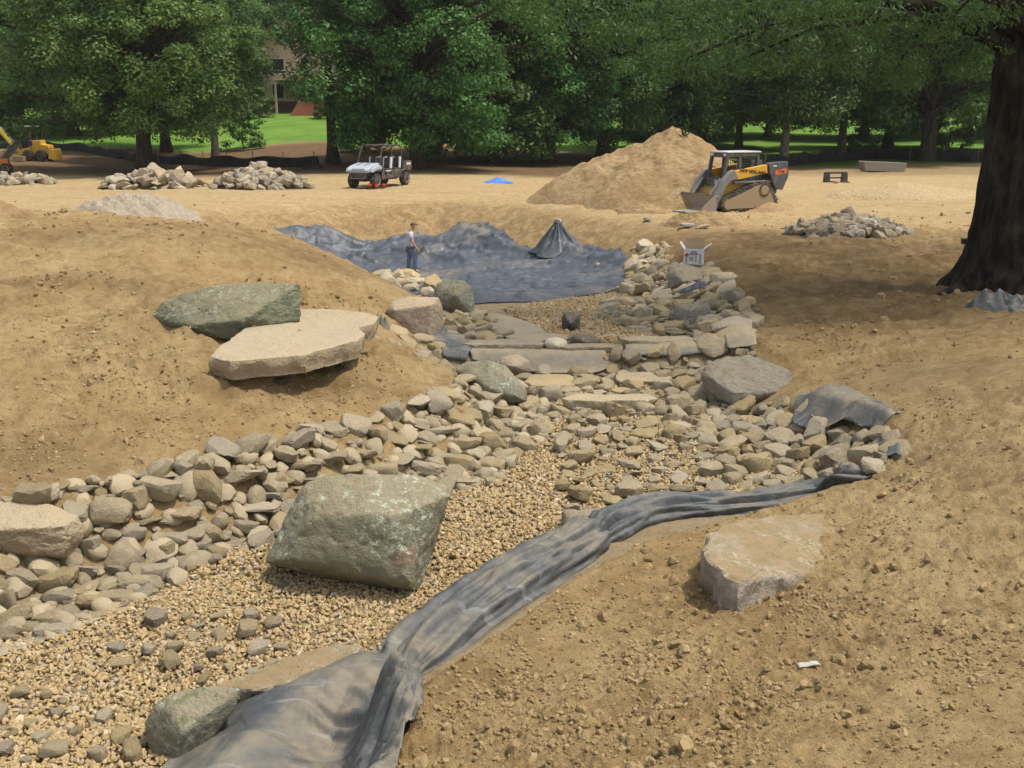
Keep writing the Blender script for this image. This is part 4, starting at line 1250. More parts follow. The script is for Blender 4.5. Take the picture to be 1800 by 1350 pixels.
# the rolled strip along the right edge of the gravel: a folded sheet swept along the berm
def liner_roll():
    path = [G(u, v) for u, v in ((1532, 824), (1500, 842), (1450, 858), (1400, 870), (1340, 888), (1280, 897), (1200, 902), (1130, 912), (1060, 938), (1000, 968), (940, 1006), (880, 1050), (815, 1095), (750, 1140), (690, 1185), (640, 1225), (600, 1262))]
    P = np.array(path)
    seg = np.linalg.norm(np.diff(P[:, :2], axis=0), axis=1); cum = np.concatenate([[0], np.cumsum(seg)])
    L = cum[-1]; nS, nT = 420, 64
    sv = np.linspace(0, L, nS)
    cx, cy = np.interp(sv, cum, P[:, 0]), np.interp(sv, cum, P[:, 1])
    k = np.ones(25) / 25
    pad = lambda q: np.convolve(np.concatenate([np.full(12, q[0]), q, np.full(12, q[-1])]), k, 'valid')
    cx, cy = pad(cx), pad(cy)
    tx, ty = np.gradient(cx), np.gradient(cy); ln = np.hypot(tx, ty); tx, ty = tx / ln, ty / ln
    nx, ny = -ty, tx                                   # to the camera side of the strip when the path runs towards the camera
    th = np.linspace(-R(112), R(112), nT)
    S, T = np.meshgrid(sv, th, indexing='ij')
    f = S / L
    a_ = np.interp(f, (0, .25, .45, .62, .8, 1), (.10, .15, .20, .25, .27, .30))
    b_ = np.interp(f, (0, .12, .3, .5, .7, .85, 1), (.07, .12, .17, .24, .25, .17, .04))
    cr = lambda q, w: np.clip(1 - np.abs(q) * w, 0, 1)
    q1 = fbm(xy0(S * .75 + T * .55, T * 1.9, 1, 3.0), 2).reshape(S.shape)
    q2 = fbm(xy0(S * 1.5 - T * .9, T * 3.4, 1, 13.0), 2).reshape(S.shape)
    q3 = fbm(xy0(S * 3.2, T * 2.0, 1, 23.0), 3).reshape(S.shape)
    dsp = .075 * cr(q1, 5.5) + .045 * cr(q2, 6) + .05 * q3 - .02
    pinch = np.exp(-((S - L * .50) / .09) ** 2) + np.exp(-((S - L * .90) / .10) ** 2)
    rr = 1 - .28 * pinch
    wv = (a_ * np.sin(T) + dsp * np.sin(T) * .8) * rr + .04 * np.sin(S * 2.1)
    zv = (b_ * np.cos(T) + dsp * np.maximum(np.cos(T), .12)) * rr
    X = cx[:, None] + nx[:, None] * wv; Y = cy[:, None] + ny[:, None] * wv
    g0 = heights(X.ravel(), Y.ravel()).reshape(X.shape)
    base = heights(cx, cy)[:, None]
    edge = sstep(R(62), R(112), np.abs(T))
    Z = (base - .06 + zv) * (1 - edge) + np.maximum(g0 - .015, base - .25 + 0 * g0) * edge
    Z = np.maximum(Z, g0 - .03)
    V = np.stack([X, Y, Z], -1).reshape(-1, 3)
    c = V.mean(0)
    ar = np.arange(nS * nT).reshape(nS, nT)
    F = np.stack([ar[:-1, :-1], ar[:-1, 1:], ar[1:, 1:], ar[1:, :-1]], -1).reshape(-1, 4)
    o = link('liner_roll', np_mesh('liner_roll', V - c, F, M_LINER_NEAR)); o.location = c
    bmx = bmesh.new(); bmx.from_mesh(o.data); bmesh.ops.recalc_face_normals(bmx, faces=bmx.faces); bmx.to_mesh(o.data); bmx.free()
    m = o.modifiers.new('thickness', 'SOLIDIFY'); m.thickness = .006
    tag(o, 'long bunched roll of dusty dark liner along the right edge of the gravel bed', 'liner')
liner_roll()

FLAP0 = GP([(262, 1400), (300, 1345), (360, 1290), (430, 1222), (540, 1188), (632, 1168), (690, 1175), (738, 1205), (745, 1265), (716, 1300), (702, 1350), (660, 1450), (420, 1520), (200, 1500)])
FC = [G(u, v)[:2] for u, v in ((735, 1225), (640, 1215), (520, 1270), (400, 1400))]
def near_flap(x, y, d):
    dl, qx, qy = poly_dist(x, y, [tuple(q) for q in FC], closed=False)
    f = .17 * np.exp(-(dl / .30) ** 2)
    a = np.arctan2(y - FC[0][1], x - FC[0][0]); r = np.hypot(x - FC[0][0], y - FC[0][1])
    q = fbm(xy0(a * 3.2, r * .8, 1, 5.0), 2)
    f += .065 * np.clip(1 - np.abs(q) * 6, 0, 1) * sstep(1.6, .3, r) + .05 * np.clip(1 - np.abs(fbm(xy0(a * 7, r * .7, 1, 15.0), 2)) * 6, 0, 1) * sstep(1.1, .15, r)
    f += .03 * fbm(xy0(x, y, 3.0, 8.0), 3) + .04 * np.exp(-(r / .22) ** 2)
    return f * (.25 + .75 * sstep(0, .16, d)) + .02
drape('liner_flap', 'broad dusty dark liner flap gathered at its right corner in the bottom foreground', FLAP0, .013, .03, near_flap, M_LINER_NEAR, .006)
FLAP = GP([(1390, 770), (1402, 715), (1440, 704), (1530, 715), (1565, 735), (1583, 755), (1545, 770), (1500, 762), (1450, 772)])
drape('liner_flap', 'stiff grey liner flap thrown over stones on the right bank', FLAP, .03, .11,
      lambda x, y, d: .16 * sstep(0, .5, d) * (1 + .4 * fbm(xy0(x, y, 2.5, 3), 2)) + .09 * np.clip(ridged(x, y, 1.4, 8.0), 0, 1) ** 2, M_LINER_NEAR, .008)
drape('liner_flap', 'small dark liner corner sticking out below the grey flap', GP([(1530, 790), (1555, 768), (1580, 785), (1583, 812), (1550, 806)]), .025, .06,
      lambda x, y, d: .08 * fbm(xy0(x, y, 4, 1), 2) + .08 * sstep(0, .2, d), M_LINER_NEAR, .008)
drape('liner_flap', 'dusty liner sheet covering the inner slope below the mossy pond-edge boulder', GP([(850, 552), (900, 562), (950, 580), (1000, 602), (930, 608), (890, 600), (870, 575)]), .06, .05,
      lambda x, y, d: .05 * ridged(x, y, .9, 2.0) * sstep(0, .2, d), M_LINER_DUST, .01)
drape('liner_flap', 'blue-grey liner sheet below the stones of the block boulder', GP([(752, 610), (780, 588), (815, 604), (830, 625), (820, 645), (780, 642)]), .05, .06,
      lambda x, y, d: .06 * ridged(x, y, 1.1, 5.0) * sstep(0, .2, d), M_LINER_NEAR, .01)
drape('liner_flap', 'dusty liner sheet hanging over the face of the ledge wall', GP([(820, 622), (930, 618), (1062, 622), (1070, 650), (1040, 662), (940, 660), (830, 640)]), .04, .05,
      lambda x, y, d: .03 * ridged(x, y, 1.3, 4.0) * sstep(0, .15, d), M_LINER_DUST, .01)
drape('liner_flap', 'dusty liner hanging under the right capstone of the ledge wall', GP([(1098, 612), (1225, 606), (1238, 628), (1190, 634), (1100, 632)]), .04, .07,
      lambda x, y, d: .03 * ridged(x, y, 1.3, 9.0) * sstep(0, .15, d), M_LINER_DUST, .01)
drape('liner_flap', 'grey liner strip lying over the stones at the right rim of the stream', GP([(1270, 575), (1310, 572), (1325, 600), (1330, 625), (1275, 628), (1268, 600)]), .05, .16,
      lambda x, y, d: .04 * ridged(x, y, 1.3, 1.0) * sstep(0, .15, d), M_LINER_DUST, .01)
drape('liner_flap', 'pale silty liner patch showing between the bank stones at the left picture edge', GP([(-20, 1150), (60, 1118), (150, 1080), (235, 1050), (225, 1075), (120, 1112), (0, 1160)]), .03, .015,
      lambda x, y, d: .01 * fbm(xy0(x, y, 3, 1), 2), M_LINER_DUST, .005)

# liner pulled up to a peak over a post, a stone holding it
def peak(u, v_top, v_base, ru, label):
    g = G(u, v_base)
    d = float((g - CAM) @ np.array((0, math.cos(PITCH), -math.sin(PITCH))))
    hgt = (v_base - v_top) / FPX * d; rad_ = ru / FPX * d
    nA, nR = 72, 26
    V = []
    for i in range(nR):
        f = i / (nR - 1)
        for k in range(nA):
            a = 2 * math.pi * k / nA
            rr = rad_ * (.10 + .9 * f ** 1.5) * (1 + (.16 * math.sin(3 * a + 1) + .22 * math.cos(a - .4)) * f)
            ple = (math.sin(a * 7 + .8 * math.sin(2 * a)) * .5 + .35 * math.sin(a * 13 + 2)) * .14 * math.sin(math.pi * min(1, f * 1.1)) * rad_
            rr += ple
            z = hgt * (1 - f) ** 1.15 - .05 * f
            V.append((math.cos(a) * rr, math.sin(a) * rr, z))
    a = np.arange(nR * nA).reshape(nR, nA)
    F = np.stack([a[:-1], a[1:], np.roll(a, -1, 1)[1:], np.roll(a, -1, 1)[:-1]], -1).reshape(-1, 4)
    top = np.array(V[:nA]).mean(0)
    V.append(tuple(top + np.array((0, 0, .03))))
    cap = [(k, (k + 1) % nA, len(V) - 1, len(V) - 1) for k in range(0)]
    o = link('liner_peak', np_mesh('liner_peak', np.array(V), F, M_LINER_PEAK))
    o.location = (g[0], g[1], H1(g[0], g[1]) - .06)
    m = o.modifiers.new('thickness', 'SOLIDIFY'); m.thickness = .02
    tag(o, label, 'liner')
    return Vector((g[0], g[1], H1(g[0], g[1]) - .06 + hgt))
pk = peak(980, 387, 440, 62, 'pleated liner pulled up into a tall peak at the far pond edge')
so = link('stone', with_mat(STONES['flat'][3], M_PALE)); so.scale = (.34, .34, .4); so.location = pk + Vector((0, 0, .02))
tag(so, 'pale flat stone weighing down the top of the liner peak', 'stone')

def crumple(name, label, u, v, w, h, seed, mat, n=30, depth=.8, cat='liner'):
    """a crumpled heap of sheet standing on the ground at a pixel, w and h in pixels"""
    g = G(u, v)
    d = float((g - CAM) @ np.array((0, math.cos(PITCH), -math.sin(PITCH))))
    W, Hh = w / FPX * d, h / FPX * d
    s = np.linspace(-1, 1, n); a, b = np.meshgrid(s, s); a, b = a.ravel(), b.ravel()
    env = np.clip(1 - np.maximum(np.abs(a), np.abs(b)) ** 2.2, 0, 1)
    q = xy0(a, b, 1.15, seed * 3.3)
    z = env * Hh * np.clip(.55 + 1.6 * fbm(q, 2) - 1.4 * np.abs(fbm(q * 1.7 + 5, 2)), .05, 1.2)
    x = a * W / 2 * (1 + .35 * fbm(q + 9, 2)); y = b * W / 2 * depth * (1 + .5 * fbm(q + 19, 2))
    ar = np.arange(n * n).reshape(n, n)
    F = np.stack([ar[:-1, :-1], ar[:-1, 1:], ar[1:, 1:], ar[1:, :-1]], -1).reshape(-1, 4)
    zg = heights(x + g[0], y + g[1]) - g[2]
    o = link(name, np_mesh(name, np.stack([x, y, z + zg + .01], 1), F, mat, True)); o.location = g
    m = o.modifiers.new('thickness', 'SOLIDIFY'); m.thickness = .01
    return tag(o, label, cat)
crumple('liner_scrap', 'crumpled dark liner scrap on top of the low square block boulder', 1215, 536, 52, 12, 4, M_LINER_POND).location.z += .32
crumple('liner_scrap', 'dark liner bit wedged between stones above the low square block boulder', 1222, 520, 26, 18, 9, M_LINER_POND).location.z += .15
crumple('liner_scrap', 'stiff grey liner scrap standing against the left of the block boulder', 672, 590, 30, 62, 7, M_LINER_DUST, depth=.5)
crumple('liner_scrap', 'dark liner draped over the foot of the mossy pond-edge boulder', 803, 556, 56, 46, 11, M_LINER_POND, depth=.8)
# ------------------------------------------------------------------ trees
def leaf_mat(name, c1, c2, c3, trans=.3):
    t = NT(name)
    g = t.n('ShaderNodeNewGeometry')
    oi = t.n('ShaderNodeObjectInfo')
    ri = g.outputs['Random Per Island']
    c = t.cmix(ri, c1, c2)
    c = t.cmix(t.ramp(t.noise(t.obj(), .55, 3, .6), .38, .66, 0, .75), c, c3)
    hs = t.n('ShaderNodeHueSaturation'); t.l(c, hs.inputs['Color'])
    t.l(t.math('ADD', t.math('MULTIPLY', oi.outputs['Random'], .5), .75), hs.inputs['Value'])
    t.l(t.math('ADD', t.math('MULTIPLY', t.math('FRACT', t.math('MULTIPLY', oi.outputs['Random'], 5.3)), .05), .475), hs.inputs['Hue'])
    t.done(hs.outputs[0], .55, None, 0, .3)
    tr = t.n('ShaderNodeBsdfTranslucent')
    t.l(t.cmix(.5, hs.outputs[0], (.10, .17, .02)), tr.inputs['Color'])
    mx = t.n('ShaderNodeMixShader'); mx.inputs[0].default_value = trans
    out = t.t.nodes['Material Output']
    t.l(t.b.outputs[0], mx.inputs[1]); t.l(tr.outputs[0], mx.inputs[2]); t.l(mx.outputs[0], out.inputs['Surface'])
    return t.m
M_LEAF = leaf_mat('oak_leaves', (.062, .140, .032), (.118, .232, .056), (.088, .182, .046), .42)
M_LEAF_LIGHT = leaf_mat('fresh_leaves', (.075, .140, .025), (.125, .215, .040), (.095, .165, .030))
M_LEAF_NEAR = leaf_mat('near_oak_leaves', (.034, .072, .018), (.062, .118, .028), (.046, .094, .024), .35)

def bark_mat(name, c1, c2, s=1.0):
    t = NT(name)
    p = t.obj()
    q = t.stretch(p, 1, 1, .16)
    n1 = t.noise(q, 9 * s, 6, .65, .3); n2 = t.noise(q, 30 * s, 4, .7)
    c = t.cmix(t.ramp(n1, .38, .66), c2, c1)
    c = t.cmix(t.ramp(t.noise(p, 1.5, 4, .6), .5, .75, 0, .4), c, (.10, .105, .07))
    b = t.bump(n1, .9, .06); b = t.bump(n2, .6, .015, b)
    return t.done(c, .95, b, 0, .1)
M_BARK = bark_mat('oak_bark', (.085, .068, .050), (.032, .026, .020))
M_BARK_PALE = bark_mat('grey_bark', (.200, .175, .140), (.105, .092, .075))
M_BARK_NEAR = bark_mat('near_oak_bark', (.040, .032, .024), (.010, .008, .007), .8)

def leaf_cloud(centers, axes, per, size, up=.7, out_from=None, droop=0.0, aspect=.55, spread_in=.25):
    """flat leaf faces filling ellipsoidal pads; returns verts, quads"""
    n = len(centers)
    C = np.repeat(centers, per, 0); A = np.repeat(axes, per, 0)
    d = rng.normal(0, 1, (n * per, 3)); d /= np.linalg.norm(d, axis=1)[:, None]
    r = rng.random(n * per) ** (1 / 2.2)
    P = C + d * r[:, None] * A
    N = d * .55 + np.array((0, 0, up)) + rng.normal(0, .38, (n * per, 3))
    N /= np.linalg.norm(N, axis=1)[:, None]
    T = rng.normal(0, 1, (n * per, 3)); T[:, 2] -= droop
    T -= (T * N).sum(1)[:, None] * N; T /= np.linalg.norm(T, axis=1)[:, None]
    B = np.cross(N, T)
    s = size * rng.uniform(.7, 1.3, n * per)[:, None]
    bend = N * s * .18
    V = np.stack([P - T * s, P + B * s * aspect - bend * .3, P + T * s - bend, P - B * s * aspect - bend * .3], 1).reshape(-1, 3)
    F = np.arange(len(V)).reshape(-1, 4)
    return V, F

def make_tree(seed, height, radius, bottom, pads, per, size, pad_r=(.9, 1.7), trunk_r=.42, shape=.6):
    """returns trunk mesh, limb mesh, crown mesh (base at the origin)"""
    global rng
    keep = rng; rng = np.random.default_rng(seed)
    t_ = rng.random(pads) ** .8
    prof = np.sin(np.pi * np.clip(.16 + .82 * t_, 0, 1)) ** shape
    rr = radius * prof * np.sqrt(rng.uniform(.22, 1.0, pads))
    az = rng.uniform(0, 2 * np.pi, pads)
    lob = 1 + .22 * np.sin(az * 3 + seed) + .14 * np.sin(az * 5 + 2 * seed + t_ * 6)
    rr = rr * lob
    z = bottom + (height - bottom) * t_ - .35 * (rr / radius) ** 2 * (1 - t_) * 2
    c = np.stack([np.cos(az) * rr, np.sin(az) * rr, z], 1)
    pr = rng.uniform(*pad_r, pads) * (1 - .3 * t_)
    ax = np.stack([pr, pr, pr * rng.uniform(.45, .80, pads)], 1)
    V, F = leaf_cloud(c, ax, per, size)
    crown = np_mesh('crown', V, F, None, False)
    # trunk
    m = MB()
    hgt = height * .72
    pts, rs = [], []
    for i in range(9):
        f = i / 8
        pts.append((.25 * math.sin(f * 3 + seed) * f, .25 * math.cos(f * 2.3 + seed) * f, -.4 + hgt * f))
        rs.append(trunk_r * ((1.55 - 4 * f) if f < .06 else 1.0 * (1 - .8 * f) + .18 * math.exp(-f * 12)))
    rs[0] = trunk_r * 1.6
    m.tube(pts, rs, 14)
    trunk = m.mesh('trunk', None, True)
    m = MB()
    order = np.argsort(-rr)[: int(pads * .22)]
    for k in order:
        zt = max(bottom * .9 + .6, c[k][2] * .72 - .3)
        f = (zt + .4) / hgt
        if f > .95: continue
        s0 = Vector((.25 * math.sin(f * 3 + seed) * f, .25 * math.cos(f * 2.3 + seed) * f, zt))
        e = Vector(c[k]); mid = s0.lerp(e, .5) + Vector((rng.normal(0, .3), rng.normal(0, .3), .5))
        q1 = s0.lerp(mid, .5) + Vector((0, 0, .12))
        rb = trunk_r * .34 * (1 - .5 * f)
        m.tube([s0, q1, mid, mid.lerp(e, .55), e], [rb, rb * .8, rb * .6, rb * .35, rb * .12], 6)
    limbs = m.mesh('limbs', None, True)
    rng = keep
    return trunk, limbs, crown

def variants(ms, bark, leaf):
    for m, q in zip(ms, (bark, bark, leaf)): m.materials.append(q)
    return ms
TREES = [variants(make_tree(11, 17, 7.2, 2.6, 400, 255, .128, trunk_r=.50), M_BARK, M_LEAF),
         variants(make_tree(23, 19, 6.6, 1.6, 420, 255, .128, trunk_r=.46, shape=.5), M_BARK, M_LEAF),
         variants(make_tree(37, 16, 6.0, 3.2, 320, 255, .128, trunk_r=.36), M_BARK_PALE, M_LEAF),
         variants(make_tree(53, 22, 8.0, 1.2, 430, 165, .205, (1.2, 2.2), trunk_r=.5, shape=.45), M_BARK, M_LEAF)]
SHRUB = variants(make_tree(71, 2.4, 1.4, .25, 46, 80, .09, (.3, .6), .06, .4), M_BARK, M_LEAF_LIGHT)

def plant(kind, x, y, scale, rz, label, cat='tree', group=None, name='oak_tree', zs=1.0, lean=(0, 0)):
    root = empty(name, (x, y, H1(x, y)), rz)
    root.scale = (scale, scale, scale * zs)
    tag(root, label, cat, group)
    for nm, me in zip(('trunk', 'limbs', 'crown'), kind):
        o = link(nm, me, None, root)
        if nm != 'trunk': o.location = (lean[0], lean[1], 0)
    return root

FRONT = [
    (258, 303, 0, 1.0, 'broad oak with thick dark trunk behind the left rock piles'),
    (380, 286, 2, .80, 'oak just right of the broad left oak, standing on the silt fence line'),
    (293, 268, 1, .85, 'slimmer oak behind and between the two left oaks'),
    (586, 287, 1, .78, 'oak directly behind the grey utility vehicle'),
    (735, 296, 1, 1.0, 'dense oak whose lowest leaves touch the ground right of the utility vehicle'),
    (868, 286, 3, .8, 'dark dense oak behind the blue tarp'),
    (965, 284, 1, .95, 'dark oak left of the dirt mound'),
    (1060, 280, 0, 1.0, 'oak rising behind the left slope of the dirt mound'),
    (1180, 268, 3, .75, 'oak directly behind the peak of the dirt mound'),
    (1298, 262, 2, .95, 'thin grey-trunked tree behind the cab of the track loader'),
    (1376, 292, 2, .95, 'short grey-trunked tree on the lawn right of the track loader'),
    (1478, 278, 2, 1.0, 'slim pale-trunked tree behind the pallet-like attachment'),
    (1560, 262, 1, .9, 'leafy tree behind the concrete trough'),
    (1628, 284, 0, 1.15, 'big dark-trunked oak left of the nearest oak trunk'),
    (1800, 270, 1, 1.1, 'leafy oak showing right behind the nearest oak trunk'),
    (40, 232, 2, 1.1, 'pale-trunked tree at the edge of the wood on the far left'),
    (-60, 250, 1, 1.0, 'oak cut by the left picture edge behind the yellow backhoe'),
    (130, 240, 0, 1.0, 'oak behind the yellow backhoe'),
]
for i, (u, v, k, s, lb) in enumerate(FRONT):
    g = G(u, v)
    ln = {380: (-3.0, 0), 586: (5.2, 0), 293: (-1.5, 0)}.get(u, (0, 0))
    plant(TREES[k], g[0], g[1], s, 0 if ln[0] else i * 1.7, lb, 'tree', 'front row of trees', zs=1.3 if ln[0] else 1.0, lean=ln)
r_ = np.random.default_rng(5)
for i in range(17):
    x = -78 + i * 9.6 + r_.normal(0, 1.6); y = 112 + r_.normal(0, 5)
    if -31 < x < -14: continue
    plant(TREES[(i * 3 + 1) % 4], x, y, r_.uniform(.95, 1.2), i * 2.1, 'tree of the second row on the lawn behind the front oaks', 'tree', 'second row of trees on the lawn')
for i in range(24):
    x = -130 + i * 11.3 + r_.normal(0, 2); y = 152 + r_.normal(0, 7)
    plant(TREES[(1, 3, 3, 1)[i % 4]], x, y, r_.uniform(1.1, 1.45), i * 1.3, 'tall tree of the far wood behind the house', 'tree', 'trees of the far wood')
for i in range(15):
    x = -160 + i * 23 + r_.normal(0, 3); y = 185 + r_.normal(0, 6)
    plant(TREES[3], x, y, 1.7, i * 1.9, 'tallest tree closing the view at the back of the wood', 'tree', 'trees closing the view')
for u, v, s, lb in ((455, 208, 1.3, 'bright green shrub left of the brick-coloured steps'), (575, 210, 1.2, 'bright green shrub right of the brick-coloured steps'), (1510, 272, .9, 'low leafy shrub on the lawn near the silt fence'),
                    (1670, 262, 1.6, 'leafy shrub left of the nearest oak trunk'), (640, 268, 1.5, 'yellow-green shrub behind the utility vehicle roof'), (590, 205, 1.0, 'small shrub at the right foot of the steps'), (430, 262, 1.3, 'shrub in the shade right of the left oaks')):
    g = G(u, v)
    plant(SHRUB, g[0], g[1], s, u * .1, lb, 'shrub', None, 'shrub')

# ------------------------------------------------------------------ the nearest oak
def near_oak():
    bx, by = 9.50, 18.5
    bz = H1(bx, by)
    root = empty('oak_tree', (bx, by, bz))
    tag(root, 'huge nearest oak with dark flared trunk at the right picture edge', 'tree', 'front row of trees')
    nA, nZ = 150, 100
    V = []
    for i in range(nZ):
        z = -.35 + 8.8 * (i / (nZ - 1)) ** 1.25
        for k in range(nA):
            a = 2 * math.pi * k / nA
            fl = math.exp(-max(z, 0) / .55)
            root_l = .5 + .5 * math.cos(5 * a + .9) + .35 * math.cos(3 * a - .4)
            r = .80 - .004 * z + fl * (.16 + .34 * max(root_l, 0)) + .10 * math.exp(-max(z, 0) / 1.0)
            r += (.9 * math.exp(-((a - 3.35) / .16) ** 2) + .5 * math.exp(-((a - 4.3) / .2) ** 2)) * math.exp(-max(z + .1, 0) / .22)
            r += .05 * math.cos(2 * a + .5) + (.07 * math.exp(-(((a - 4.9) / .18) ** 2)) * -1 if z > 3 else 0)
            V.append((math.cos(a) * r - .01 * z, math.sin(a) * r, z))
    V = np.array(V)
    rad2 = np.stack([V[:, 0], V[:, 1], V[:, 2] * 0], 1)
    nn = fbm(np.stack([V[:, 0] * 9, V[:, 1] * 9, V[:, 2] * 1.0], 1), 4)
    V = V + rad2 / np.linalg.norm(rad2, axis=1)[:, None] * (nn * .17)[:, None]
    a = np.arange(nZ * nA).reshape(nZ, nA)
    F = np.stack([a[:-1], np.roll(a, -1, 1)[:-1], np.roll(a, -1, 1)[1:], a[1:]], -1).reshape(-1, 4)
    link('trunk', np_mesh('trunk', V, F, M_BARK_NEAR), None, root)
    r2 = np.random.default_rng(4)
    # limbs and leaf pads
    n = 210
    az = r2.uniform(0, 2 * np.pi, n); t_ = r2.random(n)
    rr = 9.8 * np.sqrt(r2.uniform(.05, 1, n)) * np.sin(np.pi * np.clip(.30 + .66 * t_, 0, 1)) ** .6
    z = 4.9 + 11 * t_ - .9 * (rr / 11.0) ** 2 * (1 - t_)
    c = np.stack([np.cos(az) * rr, np.sin(az) * rr, z], 1)
    keep = ~((c[:, 1] < -7.5) & (c[:, 2] < 7)) & (c[:, 0] > -6.5) & ~((c[:, 1] < -3.0) & (c[:, 2] < 9.5))
    c = c[keep]; t_ = t_[keep]; n = len(c)
    # low boughs reaching out over the stream, as in the photograph's upper edge
    low = []
    for u, v, y in ((1660, 40, 15), (1600, 75, 15.5), (1540, 30, 14), (1480, 70, 15), (1420, 20, 14), (1360, 60, 15), (1300, 15, 13.5), (1240, 55, 14.5), (1190, 110, 14.8), (1150, 20, 13.5), (1090, 60, 14.5), (1040, 15, 14), (980, 35, 15), (930, 5, 14.5), (1700, 90, 16), (1640, 120, 17), (1570, 130, 18), (1450, 110, 17), (1330, 105, 16.5), (1130, 90, 15), (1265, 120, 16), (1500, 10, 13), (1380, -10, 12.5), (1210, -10, 12.5), (1720, 20, 14)):
        y += 1.8; rr_ = ray(u, v); p = CAM + rr_ * (y / rr_[1])
        low.append((p[0] - bx, p[1] - by, p[2] - bz))
    low = np.array(low)
    global rng
    save = rng; rng = r2
    pr = r2.uniform(.8, 1.5, n)
    V1, F1 = leaf_cloud(c, np.stack([pr, pr, pr * .42], 1), 120, .115, up=.6, aspect=.36)
    ql = r2.uniform(.65, 1.1, len(low))
    V2, F2 = leaf_cloud(low, np.stack([ql, ql, ql * .38], 1), 420, .050, up=.35, droop=1.0, aspect=.28)
    rng = save
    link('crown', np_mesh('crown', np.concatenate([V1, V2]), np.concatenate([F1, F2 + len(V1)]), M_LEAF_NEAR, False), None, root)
    m = MB()
    far = np.concatenate([low[::4], c[r2.permutation(n)[:34]]])
    for e in far:
        e = Vector(e); f = min(7.6, max(3.9, e.z * .6 + 1.2))
        s0 = Vector((.02 * f, 0, f)); mid = s0.lerp(e, .5) + Vector((r2.normal(0, .4), r2.normal(0, .4), .9))
        m.tube([s0, s0.lerp(mid, .5) + Vector((0, 0, .35)), mid, mid.lerp(e, .5) + Vector((0, 0, .2)), e], [.17, .12, .075, .035, .008], 7)
    m.build('limbs', M_BARK_NEAR, root, smooth=True)
    # the twig hanging into view in front of the mound
    m = MB()
    p0 = CAM + ray(1190, 100) * 14.5; p1 = CAM + ray(1212, 180) * 14.3; p2 = CAM + ray(1205, 235) * 14.2
    o = np.array((bx, by, bz))
    m.tube([p0 - o, p1 - o, p2 - o], [.007, .004, .002], 5)
    m.build('twig', M_BARK_NEAR, root)
    ce = np.array([p2 - o, p2 - o + (0, 0, .12), p1 - o])
    rng = r2
    V3, F3 = leaf_cloud(ce, np.array([(.14, .12, .10), (.10, .1, .1), (.05, .05, .15)]), 16, .065, up=.2, droop=1.4, aspect=.22)
    for u, v, k in ():
        q = CAM + ray(u, v) * 13.5 - o
        a, b = leaf_cloud(np.array([q]), np.array([(.07, .06, .08)]), k, .05, up=.2, droop=1.4, aspect=.2)
        m2 = MB(); q0 = CAM + ray(u + 10, v - 170) * 13.6 - o
        m2.tube([q0, q], [.006, .003], 4); m2.build('twig', M_BARK_NEAR, root)
        F3 = np.concatenate([F3, b + len(V3)]); V3 = np.concatenate([V3, a])
    rng = save
    tag(link('leaf_sprig', np_mesh('leaf_sprig', V3, F3, M_LEAF_NEAR, False), None, root), kind='stuff')
near_oak()
# ------------------------------------------------------------------ heaps
def heap(name, label, cat, cx, cy, ax, ay, hgt, mat, seed, power=1.0, peak_off=(0, 0), lump=.12, n=90, m=64, sharp=1.0):
    f = np.linspace(0, 1, m) ** .9
    a = np.linspace(0, 2 * np.pi, n, endpoint=False)
    ff, aa = np.meshgrid(f, a, indexing='ij')
    edge = 1 + .13 * np.sin(aa * 2 + seed) + .08 * np.sin(aa * 5 + 2 * seed)
    x = np.cos(aa) * ff * ax * edge + peak_off[0] * (1 - ff)
    y = np.sin(aa) * ff * ay * edge + peak_off[1] * (1 - ff)
    z = hgt * (1 - ff) ** power
    q = np.stack([x.ravel(), y.ravel(), z.ravel()], 1)
    z = z.ravel() + hgt * lump * 2 * fbm(q * (2.2 / hgt) + seed, 4, .6) * (.25 + .75 * np.sin(np.pi * np.clip(ff.ravel() * .9 + .1, 0, 1))) + .05 * fbm(q * 5 + seed, 3)
    x, y = x.ravel(), y.ravel()
    g = heights(x + cx, y + cy)
    base = float(heights([cx], [cy])[0])
    z = z + g - base - .12 * sstep(.8, 1.0, ff.ravel())
    ar = np.arange(m * n).reshape(m, n)
    F = np.stack([ar[:-1], ar[1:], np.roll(ar, -1, 1)[1:], np.roll(ar, -1, 1)[:-1]], -1).reshape(-1, 4)
    o = link(name, np_mesh(name, np.stack([x, y, z], 1), F, mat)); o.location = (cx, cy, base)
    return tag(o, label, cat)

t = NT('dug_earth')
p = t.obj()
n1 = t.noise(p, .7, 5, .6); n2 = t.noise(p, 4.0, 6, .7); n3 = t.noise(p, 18, 4, .7)
c = t.cmix(t.ramp(n1, .38, .62), (.320, .215, .105), (.410, .290, .155))
c = t.cmix(t.ramp(n2, .45, .7, 0, .7), c, (.240, .155, .072))
c = t.cmix(t.ramp(n3, .6, .8, 0, .4), c, (.48, .37, .22))
M_DUG = t.done(c, .96, t.bump(n3, .6, .06, t.bump(n2, .8, .25)), 0, .1)
t = NT('crushed_grey_gravel')
p = t.obj()
n2 = t.noise(p, 5.0, 6, .7); n3 = t.noise(p, 26, 4, .75)
c = t.cmix(t.ramp(n2, .4, .65), (.330, .275, .200), (.410, .350, .265))
c = t.cmix(t.ramp(n3, .4, .7, 0, .5), c, (.240, .200, .150))
M_GREYHEAP = t.done(c, .95, t.bump(n3, .7, .05, t.bump(n2, .6, .12)), 0, .1)
t = NT('golden_gravel_heap')
p = t.obj()
vo = t.n('ShaderNodeTexVoronoi'); t.l(p, vo.inputs['Vector']); vo.inputs['Scale'].default_value = 12
c = t.cmix(t.ramp(t.noise(p, 14, 4, .7), .35, .7), (.300, .215, .115), (.450, .350, .205))
M_TANHEAP = t.done(c, .95, t.bump(vo.outputs['Distance'], .8, .06), 0, .1)

